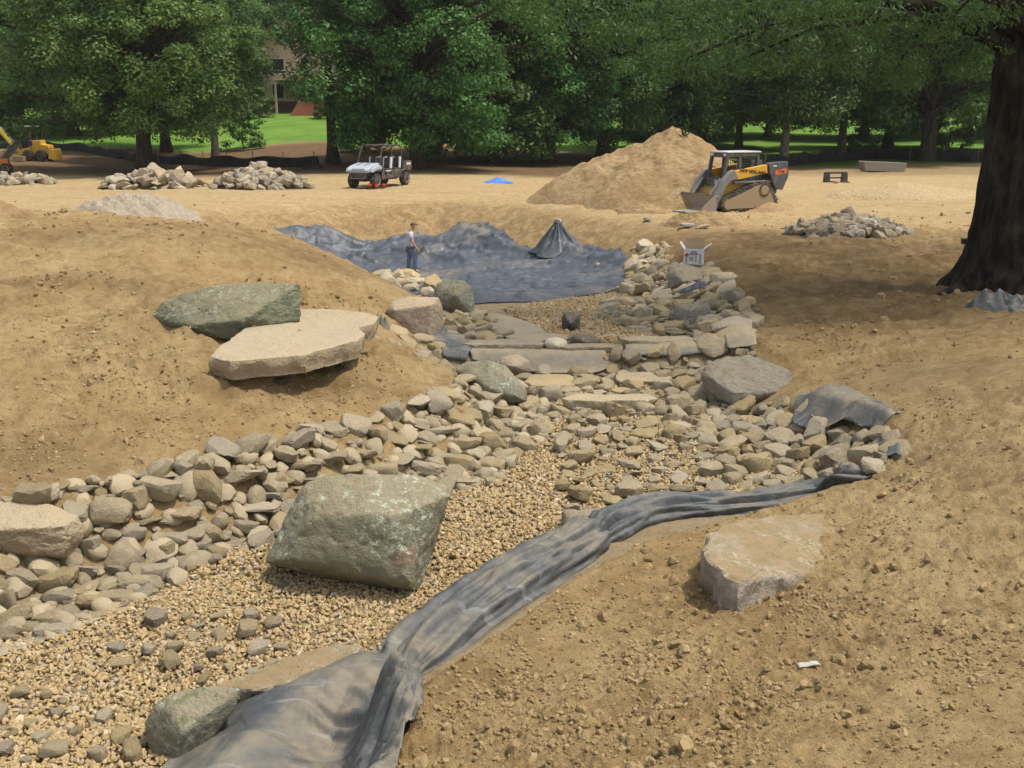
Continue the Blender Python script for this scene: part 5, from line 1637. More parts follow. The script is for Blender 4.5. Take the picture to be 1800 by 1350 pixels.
heap('dirt_mound', 'tall conical mound of tan earth behind the track loader', 'mound', 6.0, 40.5, 5.0, 4.6, 3.0, M_DUG, 3, .95, (.35, .2), .16, 180, 130)
heap('gravel_heap', 'low grey crushed-gravel heap in front of the flat-stone pile', 'heap', *G(250, 372)[:2], 2.3, 1.6, .62, M_GREYHEAP, 9, .55, (0, 0), .45)
heap('gravel_heap', 'long low heap of golden gravel left of the nearest oak trunk', 'heap', *G(1600, 345)[:2], 4.2, 2.2, .62, M_TANHEAP, 5, .8, (-.6, 0), .12)
heap('dirt_mound', 'small brown earth heap cut by the left picture edge', 'mound', *G(-25, 385)[:2], .9, .8, .5, M_DUG, 13, .9, (0, 0), .2)
for u, v, a_, b_, h_, sd in ((1000, 352, 1.3, .9, .45, 21), (1240, 392, 1.5, .9, .4, 22), (1130, 372, 1.2, .7, .35, 23)):
    g = G(u, v)
    heap('dirt_mound', {21: 'low spill of earth at the left foot of the tall mound', 22: 'low churned earth ridge in front of the track loader', 23: 'low earth spill left of the loader bucket'}[sd], 'mound', g[0], g[1], a_, b_, h_, M_DUG, sd, .8, (0, 0), .3)

def rock_pile(label, u0, v0, u1, v1, n, kinds, smin, smax, seed, dy=.6):
    g = G((u0 + u1) / 2, v1 - 4)
    d = float((g - CAM) @ np.array((0, math.cos(PITCH), -math.sin(PITCH))))
    W = (u1 - u0) / FPX * d; Hh = (v1 - v0) / FPX * d * .86
    ay = W * dy / 2; ax = W / 2
    cy = g[1] + ay * .8
    root = empty('rock_pile', (g[0], cy, H1(g[0], cy)))
    tag(root, label, 'rock pile', 'rock piles on the flat ground')
    r2 = np.random.default_rng(seed)
    prof = lambda q: np.clip(1 - q, 0, 1) ** .75
    A = np.linspace(0, 2 * np.pi, 28, endpoint=False); f = np.linspace(0, 1, 8)
    ff, aa = np.meshgrid(f, A, indexing='ij')
    V = np.stack([np.cos(aa) * ff * ax * .9, np.sin(aa) * ff * ay * .9, Hh * .78 * prof(ff) - .1], -1).reshape(-1, 3)
    V += .12 * r2.normal(0, 1, V.shape)
    ar = np.arange(8 * 28).reshape(8, 28)
    F = np.stack([ar[:-1], ar[1:], np.roll(ar, -1, 1)[1:], np.roll(ar, -1, 1)[:-1]], -1).reshape(-1, 4)
    link('rubble_core', np_mesh('rubble_core', V, F, M_STONE_FILL), None, root)
    for i in range(n):
        q = math.sqrt(r2.random()) * 1.02; a = r2.uniform(0, 6.283)
        if math.sin(a) > .3 and r2.random() < .6: a = -a
        s = r2.uniform(smin, smax) * (1.15 - .25 * q)
        k = kinds[r2.integers(len(kinds))]
        o = link('stone', PILE_STONES[k][r2.integers(14)], None, root)
        o.location = (math.cos(a) * q * ax, math.sin(a) * q * ay, Hh * .86 * float(prof(np.array(q))) + s * .10)
        o.scale = (s, s * r2.uniform(.8, 1.1), s * r2.uniform(.85, 1.15))
        o.rotation_euler = (r2.normal(0, .35), r2.normal(0, .35), r2.uniform(0, 6.28))
    return root
rock_pile('pile of flat broken flagstones below the broad left oak', 168, 302, 350, 336, 95, ('flat', 'flat', 'block'), .45, 1.0, 3)
rock_pile('tall pile of rounded pale rocks left of the utility vehicle', 362, 288, 540, 337, 150, ('round', 'block', 'round'), .32, .62, 4)
rock_pile('low pile of pale rocks cut by the left picture edge', -60, 310, 85, 329, 60, ('round', 'block'), .3, .6, 5)
rock_pile('long low pile of grey rocks on the right flat ground', 1398, 380, 1616, 424, 120, ('round', 'block', 'round'), .26, .55, 6)
for i, (u0, v0, u1, v1, lb) in enumerate([(1195, 388, 1222, 403, 'pale rock lying on the slope below the track loader'), (1222, 392, 1248, 404, 'grey rock beside the pale rock on the slope below the loader'), (1165, 428, 1190, 444, 'grey stone stuck in the right pond bank'),
                                        (1130, 380, 1145, 392, 'small stone in the bank left of the loader bucket'), (1372, 398, 1400, 404, 'thin slab lying left of the right rock pile'), (5, 432, 24, 442, 'small tan stone on the left mound near the picture edge'), (135, 415, 145, 424, 'tiny pale stone on the left mound')]):
    one(lb, u0, v0, u1, v1, 'block', M_PILE, i)

# ------------------------------------------------------------------ silt fence
M_SILT = simple_mat('black_silt_fabric', (.016, .016, .018), .75, grime=.25, dust=(.16, .11, .07), scale=1.5, spec=.2)
M_WOOD = simple_mat('weathered_stake', (.27, .19, .11), .85, grime=.3, spec=.1)
def silt_fence(label, pxs, hgt):
    pts = [Vector(G(u, v)) for u, v in pxs]
    root = empty('silt_fence', pts[0]); tag(root, label, 'fence')
    P = []
    for a, b in zip(pts, pts[1:]):
        k = max(2, int((b - a).length / .35))
        for i in range(k): P.append(a.lerp(b, i / k))
    P.append(pts[-1])
    n = len(P); V, F = [], []
    for i, q in enumerate(P):
        for j in range(5):
            f = j / 4
            wob = .10 * math.sin(i * .9) * math.sin(f * 3.1) + .06 * math.sin(i * 2.3 + 1)
            top = hgt * (.9 + .12 * math.sin(i * .55) - .1 * abs(math.sin(i * .22)))
            z = H1(q.x, q.y) - .08 + (top + .08) * f
            V.append((q.x + wob * .3 - root.location.x, q.y + wob - root.location.y, z - root.location.z))
    a = np.arange(n * 5).reshape(n, 5)
    F = np.stack([a[:-1, :-1], a[1:, :-1], a[1:, 1:], a[:-1, 1:]], -1).reshape(-1, 4)
    o = link('fabric', np_mesh('fabric', np.array(V), F, M_SILT), None, root)
    m = o.modifiers.new('thickness', 'SOLIDIFY'); m.thickness = .02
    post = MB().box((0, 0, .45), (.05, .05, 1.1)).mesh('stake', M_WOOD)
    for i in range(0, n, 7):
        s = link('stake', post, None, root)
        s.location = (P[i].x - root.location.x, P[i].y + .09 - root.location.y, H1(P[i].x, P[i].y) - root.location.z)
        s.rotation_euler = (random.uniform(-.06, .06), random.uniform(-.06, .06), random.random())
silt_fence('long sagging black silt fence under the left oaks', [(-40, 262), (60, 262), (140, 266), (190, 276), (240, 284), (330, 290), (430, 293), (560, 294)], .75)
silt_fence('black silt fence climbing to the right behind the concrete trough', [(1345, 296), (1400, 292), (1450, 286), (1530, 281), (1600, 283), (1700, 286), (1830, 288)], .95)

# ------------------------------------------------------------------ small site clutter
M_TARP_BLUE = simple_mat('blue_tarp', (.045, .190, .560), .5, grime=.15, spec=.3)
crumple('tarp', 'crumpled bright blue tarp on the sand left of the mound', 876, 321, 50, 9, 3, M_TARP_BLUE, cat='tarp')
crumple('plastic_bundle', 'crumpled black plastic bundle behind the rounded rock pile', 548, 296, 34, 16, 6, M_SILT, cat='plastic')
crumple('liner_heap', 'crumpled grey-black liner heap at the foot of the nearest oak', 1738, 553, 88, 66, 8, M_LINER_NEAR, n=44, depth=.7)
crumple('liner_heap', 'dark crumpled liner fold right of the liner heap by the oak', 1800, 551, 90, 40, 15, M_LINER_NEAR, n=36, depth=.7)
crumple('liner_scrap', 'narrow liner strip lying left of the liner heap by the oak', 1655, 557, 90, 8, 10, M_LINER_NEAR, depth=.22)
crumple('liner_scrap', 'small dark liner scrap in front of the liner heap by the oak', 1742, 570, 34, 16, 12, M_LINER_POND, depth=.6)
M_PAPER = simple_mat('white_paper', (.42, .40, .37), .8, grime=.2)
crumple('paper_scrap', 'torn scrap of white paper on the right foreground soil', 1420, 1170, 36, 7, 5, M_PAPER, n=14, depth=.5, cat='paper')
M_RED = simple_mat('red_plastic', (.60, .035, .025), .5, grime=.1)
M_PINK = simple_mat('pink_ribbon', (.75, .25, .35), .6, grime=.1)
crumple('ribbon', 'bit of pink flagging ribbon on the left mound crest', 341, 381, 14, 7, 2, M_PINK, n=10, cat='ribbon')
for u, v, lb in ((648, 333, 'red marking flag at the front wheel of the utility vehicle'), (660, 335, 'middle red marking flag beside the utility vehicle'), (673, 333, 'red marking flag right of the front wheel of the utility vehicle')):
    g = G(u, v)
    root = empty('marking_flag', g); tag(root, lb, 'flag')
    MB().cyl((0, 0, -.05), (0, 0, .28), .006, n=6).build('wire', M_RED, root)
    MB().box((.07, 0, .22), (.15, .012, .11), (0, .3, .4)).build('pennant', M_RED, root)

# concrete trough and black attachment on the right flat ground
M_CONC = simple_mat('rough_concrete', (.235, .205, .165), .9, grime=.4, spec=.1, bump=.4)
M_BLACKST = simple_mat('black_steel', (.035, .035, .036), .6, grime=.45, spec=.3)
g = G(1550, 302)
root = empty('concrete_trough', g, .05); tag(root, 'long low concrete trough standing by the right silt fence', 'trough')
MB().prism([(-1.25, .08), (1.25, 0), (1.38, .55), (-1.38, .66)], -.45, -.37).build('side_wall', M_CONC, root, .02)
MB().prism([(-1.25, .08), (1.25, 0), (1.38, .55), (-1.38, .66)], .37, .45).build('side_wall', M_CONC, root, .02)
MB().box((0, 0, .1), (2.46, .74, .1)).build('floor_slab', M_CONC, root, .02)
MB().box((-1.30, 0, .37), (.08, .74, .55), (0, -.2, 0)).build('end_wall', M_CONC, root, .02)
MB().box((1.30, 0, .30), (.08, .74, .50), (0, .2, 0)).build('end_wall', M_CONC, root, .02)
g = G(1468, 320)
root = empty('fork_attachment', g, .1); tag(root, 'black steel fork attachment frame left of the concrete trough', 'attachment')
MB().box((0, 0, .48), (1.2, .1, .1)).box((0, 0, .22), (1.2, .08, .08)).build('cross_bar', M_BLACKST, root, .01)
for sx in (-1, 1):
    MB().prism([(-.16, 0), (.16, 0), (.12, .5), (-.12, .5)], -.12, .12).build('side_plate', M_BLACKST, root, .01).location.x = sx * .48
    MB().box((sx * .3, -.5, .05), (.12, 1.0, .05)).build('fork_tine', M_BLACKST, root, .01)
# pot by the oak
g = G(1697, 436)
root = empty('plant_pot', g); tag(root, 'small black nursery pot beside the nearest oak trunk', 'pot')
MB().lathe([(.09, 0), (.13, .22), (.14, .22), (.14, .25), (.12, .25), (.1, .06)], axis='z', n=16).build('pot_body', M_BLACKST, root, smooth=True)
MB().lathe([(.12, .20), (.02, .21)], axis='z', n=16).build('potting_soil', M_DUG, root)

# ------------------------------------------------------------------ white cardboard box
def cardboard_box():
    d = float((G(1205, 512) - CAM) @ np.array((0, math.cos(PITCH), -math.sin(PITCH))))
    s = d / FPX
    p = at_depth(1219, 463, d + .12)
    root = empty('cardboard_box', p, R(-14)); tag(root, 'open white cardboard box standing on the upright boulder', 'box')
    w, h, dp = 33 * s, 26 * s, 26 * s
    mw = simple_mat('white_carton', (.62, .62, .62), .75, grime=.12, spec=.15)
    mb = simple_mat('brown_carton', (.33, .25, .15), .85, grime=.1, spec=.1)
    ink = simple_mat('black_ink', (.03, .03, .035), .8, grime=.05)
    grey = simple_mat('grey_ink', (.30, .31, .33), .8, grime=.05)
    MB().box((0, -dp / 2, h / 2), (w, .012, h)).build('front_panel', mw, root)
    MB().box((0, dp / 2, h / 2), (w, .012, h)).build('back_panel', mw, root)
    MB().box((-w / 2, 0, h / 2), (.012, dp - .014, h)).build('side_panel', mw, root)
    MB().box((w / 2, 0, h / 2), (.012, dp - .014, h)).build('side_panel', mw, root)
    MB().box((0, 0, .008), (w - .02, dp - .02, .012)).build('bottom_panel', mb, root)
    MB().box((0, dp / 2 + .02, h + .10), (w, .010, .24), (-.25, 0, 0)).build('flap', mb, root)
    MB().box((-w / 2 - .05, 0, h + .07), (.010, dp * .9, .17), (0, -.6, 0)).build('flap', mw, root)
    MB().box((w / 2 + .08, 0, h + .06), (.010, dp * .9, .20), (0, .9, 0)).build('flap', mw, root)
    f = -dp / 2 - .008
    def dia(x, z, q, side=False):
        o = MB().box((0, 0, 0), (q, .004, q), (0, R(45), 0)).build('printed_diamond', M_RED, root)
        o.location = (x, f, z)
        if side: o.location = (-w / 2 - .008, x, z); o.rotation_euler = (0, 0, R(90))
    dia(-w * .34, h * .62, .075); dia(0, h * .66, .08, True)
    m = MB()
    for i in range(5): m.box((w * .02 - .052 + i * .026, f, h * .84), (.019, .004, .026))
    for i in range(7): m.box((w * .02 - .085 + i * .028, f, h * .70), (.021, .004, .03))
    m.build('print', ink, root)
    m = MB()
    for i in range(4): m.box((w * .02 - .04 + i * .027, f, h * .59), (.02, .004, .016))
    m.box((-w * .1, f, h * .36), (.10, .004, .10)); m.box((w * .14, f, h * .36), (.04, .004, .14)); m.box((w * .36, f, h * .40), (.045, .004, .22)); m.box((-w * .36, f, h * .3), (.04, .004, .16))
    m.build('print', grey, root)
cardboard_box()

# ------------------------------------------------------------------ house beyond the lawn
def house():
    M_WALL = simple_mat('tan_siding', (.68, .50, .36), .85, grime=.25, scale=.6, spec=.1)
    M_GABLE = simple_mat('peach_siding', (.75, .52, .34), .85, grime=.15, scale=.6, spec=.1)
    M_ROOF = simple_mat('brown_shingle', (.10, .075, .06), .9, grime=.2, scale=.8, spec=.1)
    M_GLASS = simple_mat('dark_window', (.02, .022, .026), .12, grime=.05, spec=.6)
    M_TRIM = simple_mat('white_trim', (.62, .58, .52), .7, grime=.2)
    M_STEP = simple_mat('red_brown_boards', (.34, .150, .085), .8, grime=.15, spec=.15)
    d = 112.0
    base = at_depth(535, 207, 106)
    x0, y0 = base[0], base[1] + 7
    z0 = base[2]
    root = empty('house', (x0, y0, z0)); tag(root, 'tan two-storey house glimpsed through the gap between the left trees', 'house')
    s = 1 / 15.6
    MB().box((0, 4, 4.6), (19, 8, 5.6)).build('wall', M_WALL, root)
    MB().box((0, 4, .9), (19, 8, 1.8)).build('foundation', simple_mat('dark_brick', (.13, .075, .055), .9, grime=.2), root)
    MB().prism([(-9.5, 7.4), (9.5, 7.4), (0, 12.5)], .02, 8).build('gable', M_GABLE, root)
    r = MB().box((-5.0, 3.6, 10.1), (11.2, 9.6, .2), (0, -R(28.2), 0)).box((5.0, 3.6, 10.1), (11.2, 9.6, .2), (0, R(28.2), 0)).build('roof', M_ROOF, root)
    MB().box((3.2, 5, 12.2), (.9, .9, 2.2)).build('chimney', M_WALL, r)
    for x, z, w, h in ((-1.0, 5.6, .9, 1.5), (1.2, 5.6, .9, 1.5), (-4, 5.6, 1.2, 1.5), (4.2, 5.6, 1.2, 1.5), (0, 8.7, 1.0, 1.1), (-6.5, 5.6, 1.2, 1.5), (6.6, 5.6, 1.2, 1.5), (.2, 2.8, 1.9, 2.0), (-4.2, 2.9, 1.2, 1.5), (4.6, 2.9, 1.2, 1.5)):
        f = MB().box((x, -.03, z + h / 2 + .06), (w + .24, .1, .12)).box((x, -.03, z - h / 2 - .06), (w + .24, .1, .12)).box((x - w / 2 - .06, -.03, z), (.12, .1, h)).box((x + w / 2 + .06, -.03, z), (.12, .1, h)).build('window', M_TRIM, root)
        MB().box((x, -.01, z), (w, .05, h)).build('pane', M_GLASS, f)
    dk = MB().box((0, -1.6, 4.1), (8, 3.2, .22)).build('deck', M_WALL, root)
    for x in (-3.8, -1.3, 1.3, 3.8): MB().box((x, -3.0, 2.0), (.2, .2, 4.0)).build('post', M_WALL, dk)
    MB().box((0, -3.1, 5.0), (8, .08, .1)).box((0, -3.1, 4.6), (8, .06, .06)).build('railing', M_TRIM, dk)
    st = empty('garden_steps', (base[0], base[1] + .4, z0)); tag(st, 'broad red-brown wooden garden steps rising from the lawn to the house', 'steps')
    for i in range(6):
        MB().box((.0, i * .45 + .5, .14 + i * .28), (3.5 - .0 * i, .5, .285)).build('step', M_STEP, st, .02).location.x = .25 * i * .4
    hr = empty('handrail', (base[0] + .7, base[1] + 3.2, z0 + 1.8)); tag(hr, 'white sloping handrail at the top of the garden steps', 'handrail')
    MB().cyl((0, 0, 1.0), (-1.9, 1.5, 2.4), .05).build('rail', M_TRIM, hr)
    for a in (0, .5): MB().cyl((0 - a * .6, a * .5, -.2), (-a * .6, a * .5, 1.0 + a * .45), .045).build('baluster', M_TRIM, hr)
house()
# ------------------------------------------------------------------ machines
M_YEL = simple_mat('yellow_paint', (.62, .33, .018), .45, grime=.3, spec=.4)
M_YEL_DUSTY = simple_mat('dusty_yellow_paint', (.46, .27, .05), .6, grime=.85, scale=3, spec=.3)
M_DGREY = simple_mat('dark_grey_paint', (.055, .060, .068), .5, grime=.35, spec=.4)
M_GREYARM = simple_mat('worn_grey_steel', (.165, .165, .165), .55, grime=.45, spec=.4)
M_TRACK = simple_mat('dusty_track_rubber', (.055, .050, .045), .85, grime=.6, scale=4, spec=.15)
M_FRAME = simple_mat('mud_caked_frame', (.300, .225, .140), .9, grime=.5, scale=5, spec=.1)
M_BUCKET = simple_mat('scoured_bucket_steel', (.250, .210, .160), .55, grime=.6, scale=3, spec=.4)
M_TYRE = simple_mat('tyre_rubber', (.035, .034, .033), .85, grime=.4, spec=.15)
M_RIM = simple_mat('wheel_rim', (.42, .41, .39), .4, metal=.4, grime=.35)
M_SEATB = simple_mat('black_vinyl', (.022, .022, .024), .6, grime=.2)
M_SEATW = simple_mat('white_vinyl', (.62, .62, .62), .6, grime=.15)
M_SILVER = simple_mat('silver_paint', (.36, .40, .46), .35, grime=.2, spec=.5)
M_PLASTIC = simple_mat('black_plastic', (.035, .034, .033), .6, grime=.5, scale=3)
M_ROOFW = simple_mat('pale_roof', (.50, .50, .48), .6, grime=.3)
M_LAMP = simple_mat('lamp_glass', (.75, .77, .78), .15, grime=.05, spec=.7)
M_INK = simple_mat('black_lettering', (.015, .015, .015), .6, grime=.05)
M_ORANGE = simple_mat('orange_decal', (.70, .16, .03), .5, grime=.15)

def text_mesh(txt, size, mat, name='lettering'):
    cu = bpy.data.curves.new(name, 'FONT'); cu.body = txt; cu.size = size; cu.extrude = .004; cu.align_x = 'CENTER'; cu.align_y = 'CENTER'
    cu.offset = size * .018
    o = bpy.data.objects.new(name, cu); COL.objects.link(o)
    bpy.context.view_layer.update()
    me = bpy.data.meshes.new_from_object(o.evaluated_get(bpy.context.evaluated_depsgraph_get()))
    bpy.data.objects.remove(o); bpy.data.curves.remove(cu)
    me.materials.clear(); me.materials.append(mat)
    return me

def track_loader():
    g = G(1308, 372)
    root = empty('track_loader', (g[0] - .25, g[1] + .9, H1(g[0] - .25, g[1] + .9)), R(207))
    tag(root, 'black and yellow compact track loader with lowered bucket beside the dirt mound', 'loader')
    PR = [(1.12, .05), (1.24, .16), (1.26, .32), (1.15, .46), (-.30, .98), (-.55, 1.04), (-.80, 1.0), (-.98, .80), (-1.28, .32), (-1.28, .14), (-1.16, .05)]
    def scaled(f, c=(-.2, .45)): return [(c[0] + (a - c[0]) * f, c[1] + (b - c[1]) * f) for a, b in PR]
    for s in (1, -1):
        y0, y1 = (.58, .98) if s > 0 else (-.98, -.58)
        tr = MB().prism(PR, y0, y1).build('track', M_TRACK, root, .03)
        m = MB()
        # lugs round the belt
        n = len(PR); L = []
        for i in range(n):
            a, b = Vector((PR[i][0], 0, PR[i][1])), Vector((PR[(i + 1) % n][0], 0, PR[(i + 1) % n][1]))
            k = max(1, int((b - a).length / .14))
            for j in range(k):
                p = a.lerp(b, (j + .5) / k); d = (b - a).normalized()
                m.box((p.x, (y0 + y1) / 2, p.z), (.06, .42, .05), (0, -math.atan2(d.z, d.x), 0))
        m.build('lug', M_TRACK, tr)
        yo = y1 if s > 0 else y0
        MB().prism(scaled(.83), yo - .03 * s, yo + .012 * s).build('track_frame', M_FRAME, root, .01)
        MB().cyl((-.62, yo - .02 * s, .74), (-.62, yo + .05 * s, .74), .17, n=20).build('sprocket', M_FRAME, root)
        MB().cyl((-.62, yo - .02 * s, .74), (-.62, yo + .03 * s, .74), .24, n=20).build('sprocket_ring', M_TRACK, root)
        for x in (-.75, -.35): MB().cyl((x, yo - .02 * s, .17), (x, yo + .03 * s, .17), .10, n=16).build('track_roller', M_FRAME, root)
        MB().cyl((.98, yo - .02 * s, .28), (.98, yo + .02 * s, .28), .18, n=18).build('idler', M_FRAME, root)
    MB().prism([(1.0, .32), (1.05, .62), (.75, 1.0), (-1.15, 1.05), (-1.3, .8), (-1.2, .32)], -.57, .57).build('chassis', M_YEL_DUSTY, root, .03)
    MB().prism([(-.75, 1.0), (-.8, 1.42), (-1.45, 1.38), (-1.72, 1.15), (-1.62, .55), (-1.2, .45)], -.52, .52).build('engine_cover', M_DGREY, root, .04)
    # cab
    c = MB()
    for y in (-.43, .43):
        c.prism([(.78, 1.0), (.90, 1.0), (.72, 2.02), (.60, 2.02)], y - .05, y + .05)
        c.prism([(.06, 1.0), (.22, 1.0), (.18, 2.02), (.06, 2.02)], y - .05, y + .05)
        c.prism([(-.72, 1.05), (-.62, 1.05), (-.66, 2.02), (-.76, 2.02)], y - .05, y + .05)
        c.box((.38, y, 1.06), (1.0, .10, .12)); c.box((-.02, y, 1.96), (1.4, .10, .12)); c.box((-.25, y, 1.12), (1.0, .10, .2))
    c.box((.66, 0, 1.95), (.1, .8, .14)); c.box((.88, 0, 1.02), (.08, .8, .28)); c.box((-.70, 0, 1.96), (.1, .8, .12)); c.box((-.68, 0, 1.15), (.08, .8, .2))
    cab = c.build('cab_frame', M_DGREY, root, .012)
    MB().box((-.02, 0, 2.06), (1.56, 1.0, .06)).build('cab_roof', M_ROOFW, root, .02)
    m = MB()
    for y in (-.43, .43):
        for k in range(8): m.box((-.60 + k * .088, y, 1.55), (.012, .012, .8))
        for k in range(9): m.box((-.28, y, 1.22 + k * .088), (.74, .012, .012))
    for k in range(9): m.box((-.70, -.38 + k * .095, 1.55), (.012, .012, .75))
    for k in range(8): m.box((-.70, 0, 1.24 + k * .092), (.012, .8, .012))
    m.build('window_mesh', M_DGREY, cab)
    MB().box((-.25, 0, 1.2), (.5, .5, .12)).box((-.5, 0, 1.5), (.12, .5, .6), (0, -.15, 0)).build('seat', M_SEATB, root, .03)
    for y in (-.3, .3): MB().cyl((.35, y, 1.05), (.25, y, 1.4), .02).build('control_lever', M_SEATB, root)
    for y in (-.36, .36): MB().box((.735, y, 1.97), (.04, .14, .08)).build('work_light', M_LAMP, root, .01)
    MB().box((.925, .18, 1.02), (.02, .16, .16)).build('decal', M_ROOFW, root)
    # arms and rear towers
    for s in (1, -1):
        ya, yb = (.60, .80) if s > 0 else (-.80, -.60)
        MB().prism([(-1.78, 1.72), (-1.30, 1.70), (-.88, 1.66), (-.95, 1.32), (-1.25, .78), (-1.62, .70), (-1.86, 1.2)], ya - .03, yb + .03).build('rear_tower', M_DGREY, root, .02)
        MB().prism([(-.86, 1.62), (.62, 1.42), (.90, 1.18), (.42, 1.12), (-.90, 1.32)], ya + .01, yb - .01).build('lift_arm', M_YEL, root, .015)
        MB().prism([(.60, 1.47), (.80, 1.40), (1.10, 1.10), (1.52, .34), (1.45, .12), (1.22, .14), (1.22, .36), (.98, .86), (.72, 1.10), (.42, 1.14)], ya, yb).build('lift_arm_front', M_GREYARM, root, .02)
        MB().cyl((-1.15, (ya + yb) / 2, 1.02), (.55, (ya + yb) / 2, 1.02), .055).build('lift_cylinder', M_GREYARM, root)
        MB().cyl((1.0, s * .5, 1.15), (1.45, s * .5, .55), .05).build('tilt_cylinder', M_GREYARM, root)
        yo = yb + .002 if s > 0 else ya - .002
        tx = link('lettering', text_mesh('NEW HOLLAND', .165, M_INK), None, root)
        tx.location = (-.20, yo, 1.385); tx.rotation_euler = (R(90), R(7.2) * s, R(180) if s > 0 else 0)
        yt = yb + .032 if s > 0 else ya - .032
        MB().box((-1.48, yt, 1.36), (.52, .006, .17), (0, R(6), 0)).build('decal', M_ORANGE, root)
        tx = link('lettering', text_mesh('C190', .15, M_INK), None, root)
        tx.location = (-1.48, yt + .005 * s, 1.36); tx.rotation_euler = (R(90), R(6) * s, R(180) if s > 0 else 0)
        MB().box((-1.18, yt, 1.57), (.16, .006, .06)).build('decal', M_ROOFW, root)
    # bucket
    b = MB()
    b.prism([(1.50, .02), (2.30, -.02), (2.30, .01), (1.62, .07), (1.53, .16), (1.58, .58), (1.54, .60), (1.48, .2)], -.98, .98)
    for y in (-.985, .965): b.prism([(1.48, .02), (2.28, -.015), (2.02, .28), (1.60, .60), (1.52, .60)], y, y + .02)
    b.prism([(1.40, .50), (1.60, .60), (1.60, .64), (1.40, .60)], -.98, .98)
    bu = b.build('bucket', M_BUCKET, root, .006)
    MB().box((2.27, 0, .0), (.16, 1.97, .035)).build('cutting_edge', M_GREYARM, bu)
    MB().prism([(1.30, .1), (1.50, .1), (1.52, .55), (1.36, .6)], -.55, .55).build('quick_coupler', M_BLACKST, root, .01)
track_loader()

def wheel(root, x, y, r, w, parent_name='wheel', rim=M_RIM, side=1, knob=.03):
    m = MB()
    m.lathe([(r * .62, -w / 2), (r * .92, -w / 2), (r, -w * .32), (r, w * .32), (r * .92, w / 2), (r * .62, w / 2)], n=28)
    for k in range(22):
        a = 2 * math.pi * k / 22
        for sgn in (-1, 1):
            m.box((math.cos(a) * r, sgn * w * .22, math.sin(a) * r), (knob * 1.6, w * .38, knob * 1.7), (0, -a + math.pi / 2, sgn * .45))
    ty = m.build(parent_name, M_TYRE, root)
    ty.location = (x, y, r)
    o = MB().lathe([(.03, -.02), (r * .25, .02), (r * .5, -.01), (r * .60, .05), (r * .63, .05), (r * .63, -w * .3), (.03, -w * .3)], n=20).build('rim', rim, ty)
    o.location = (0, side * w * .36, 0); o.scale = (1, side, 1)
    for k in range(6):
        a = k * math.pi / 3
        MB().box((math.cos(a) * r * .38, side * w * .40, math.sin(a) * r * .38), (r * .36, .02, r * .13), (0, -a, 0)).build('spoke', rim, ty)
    return ty

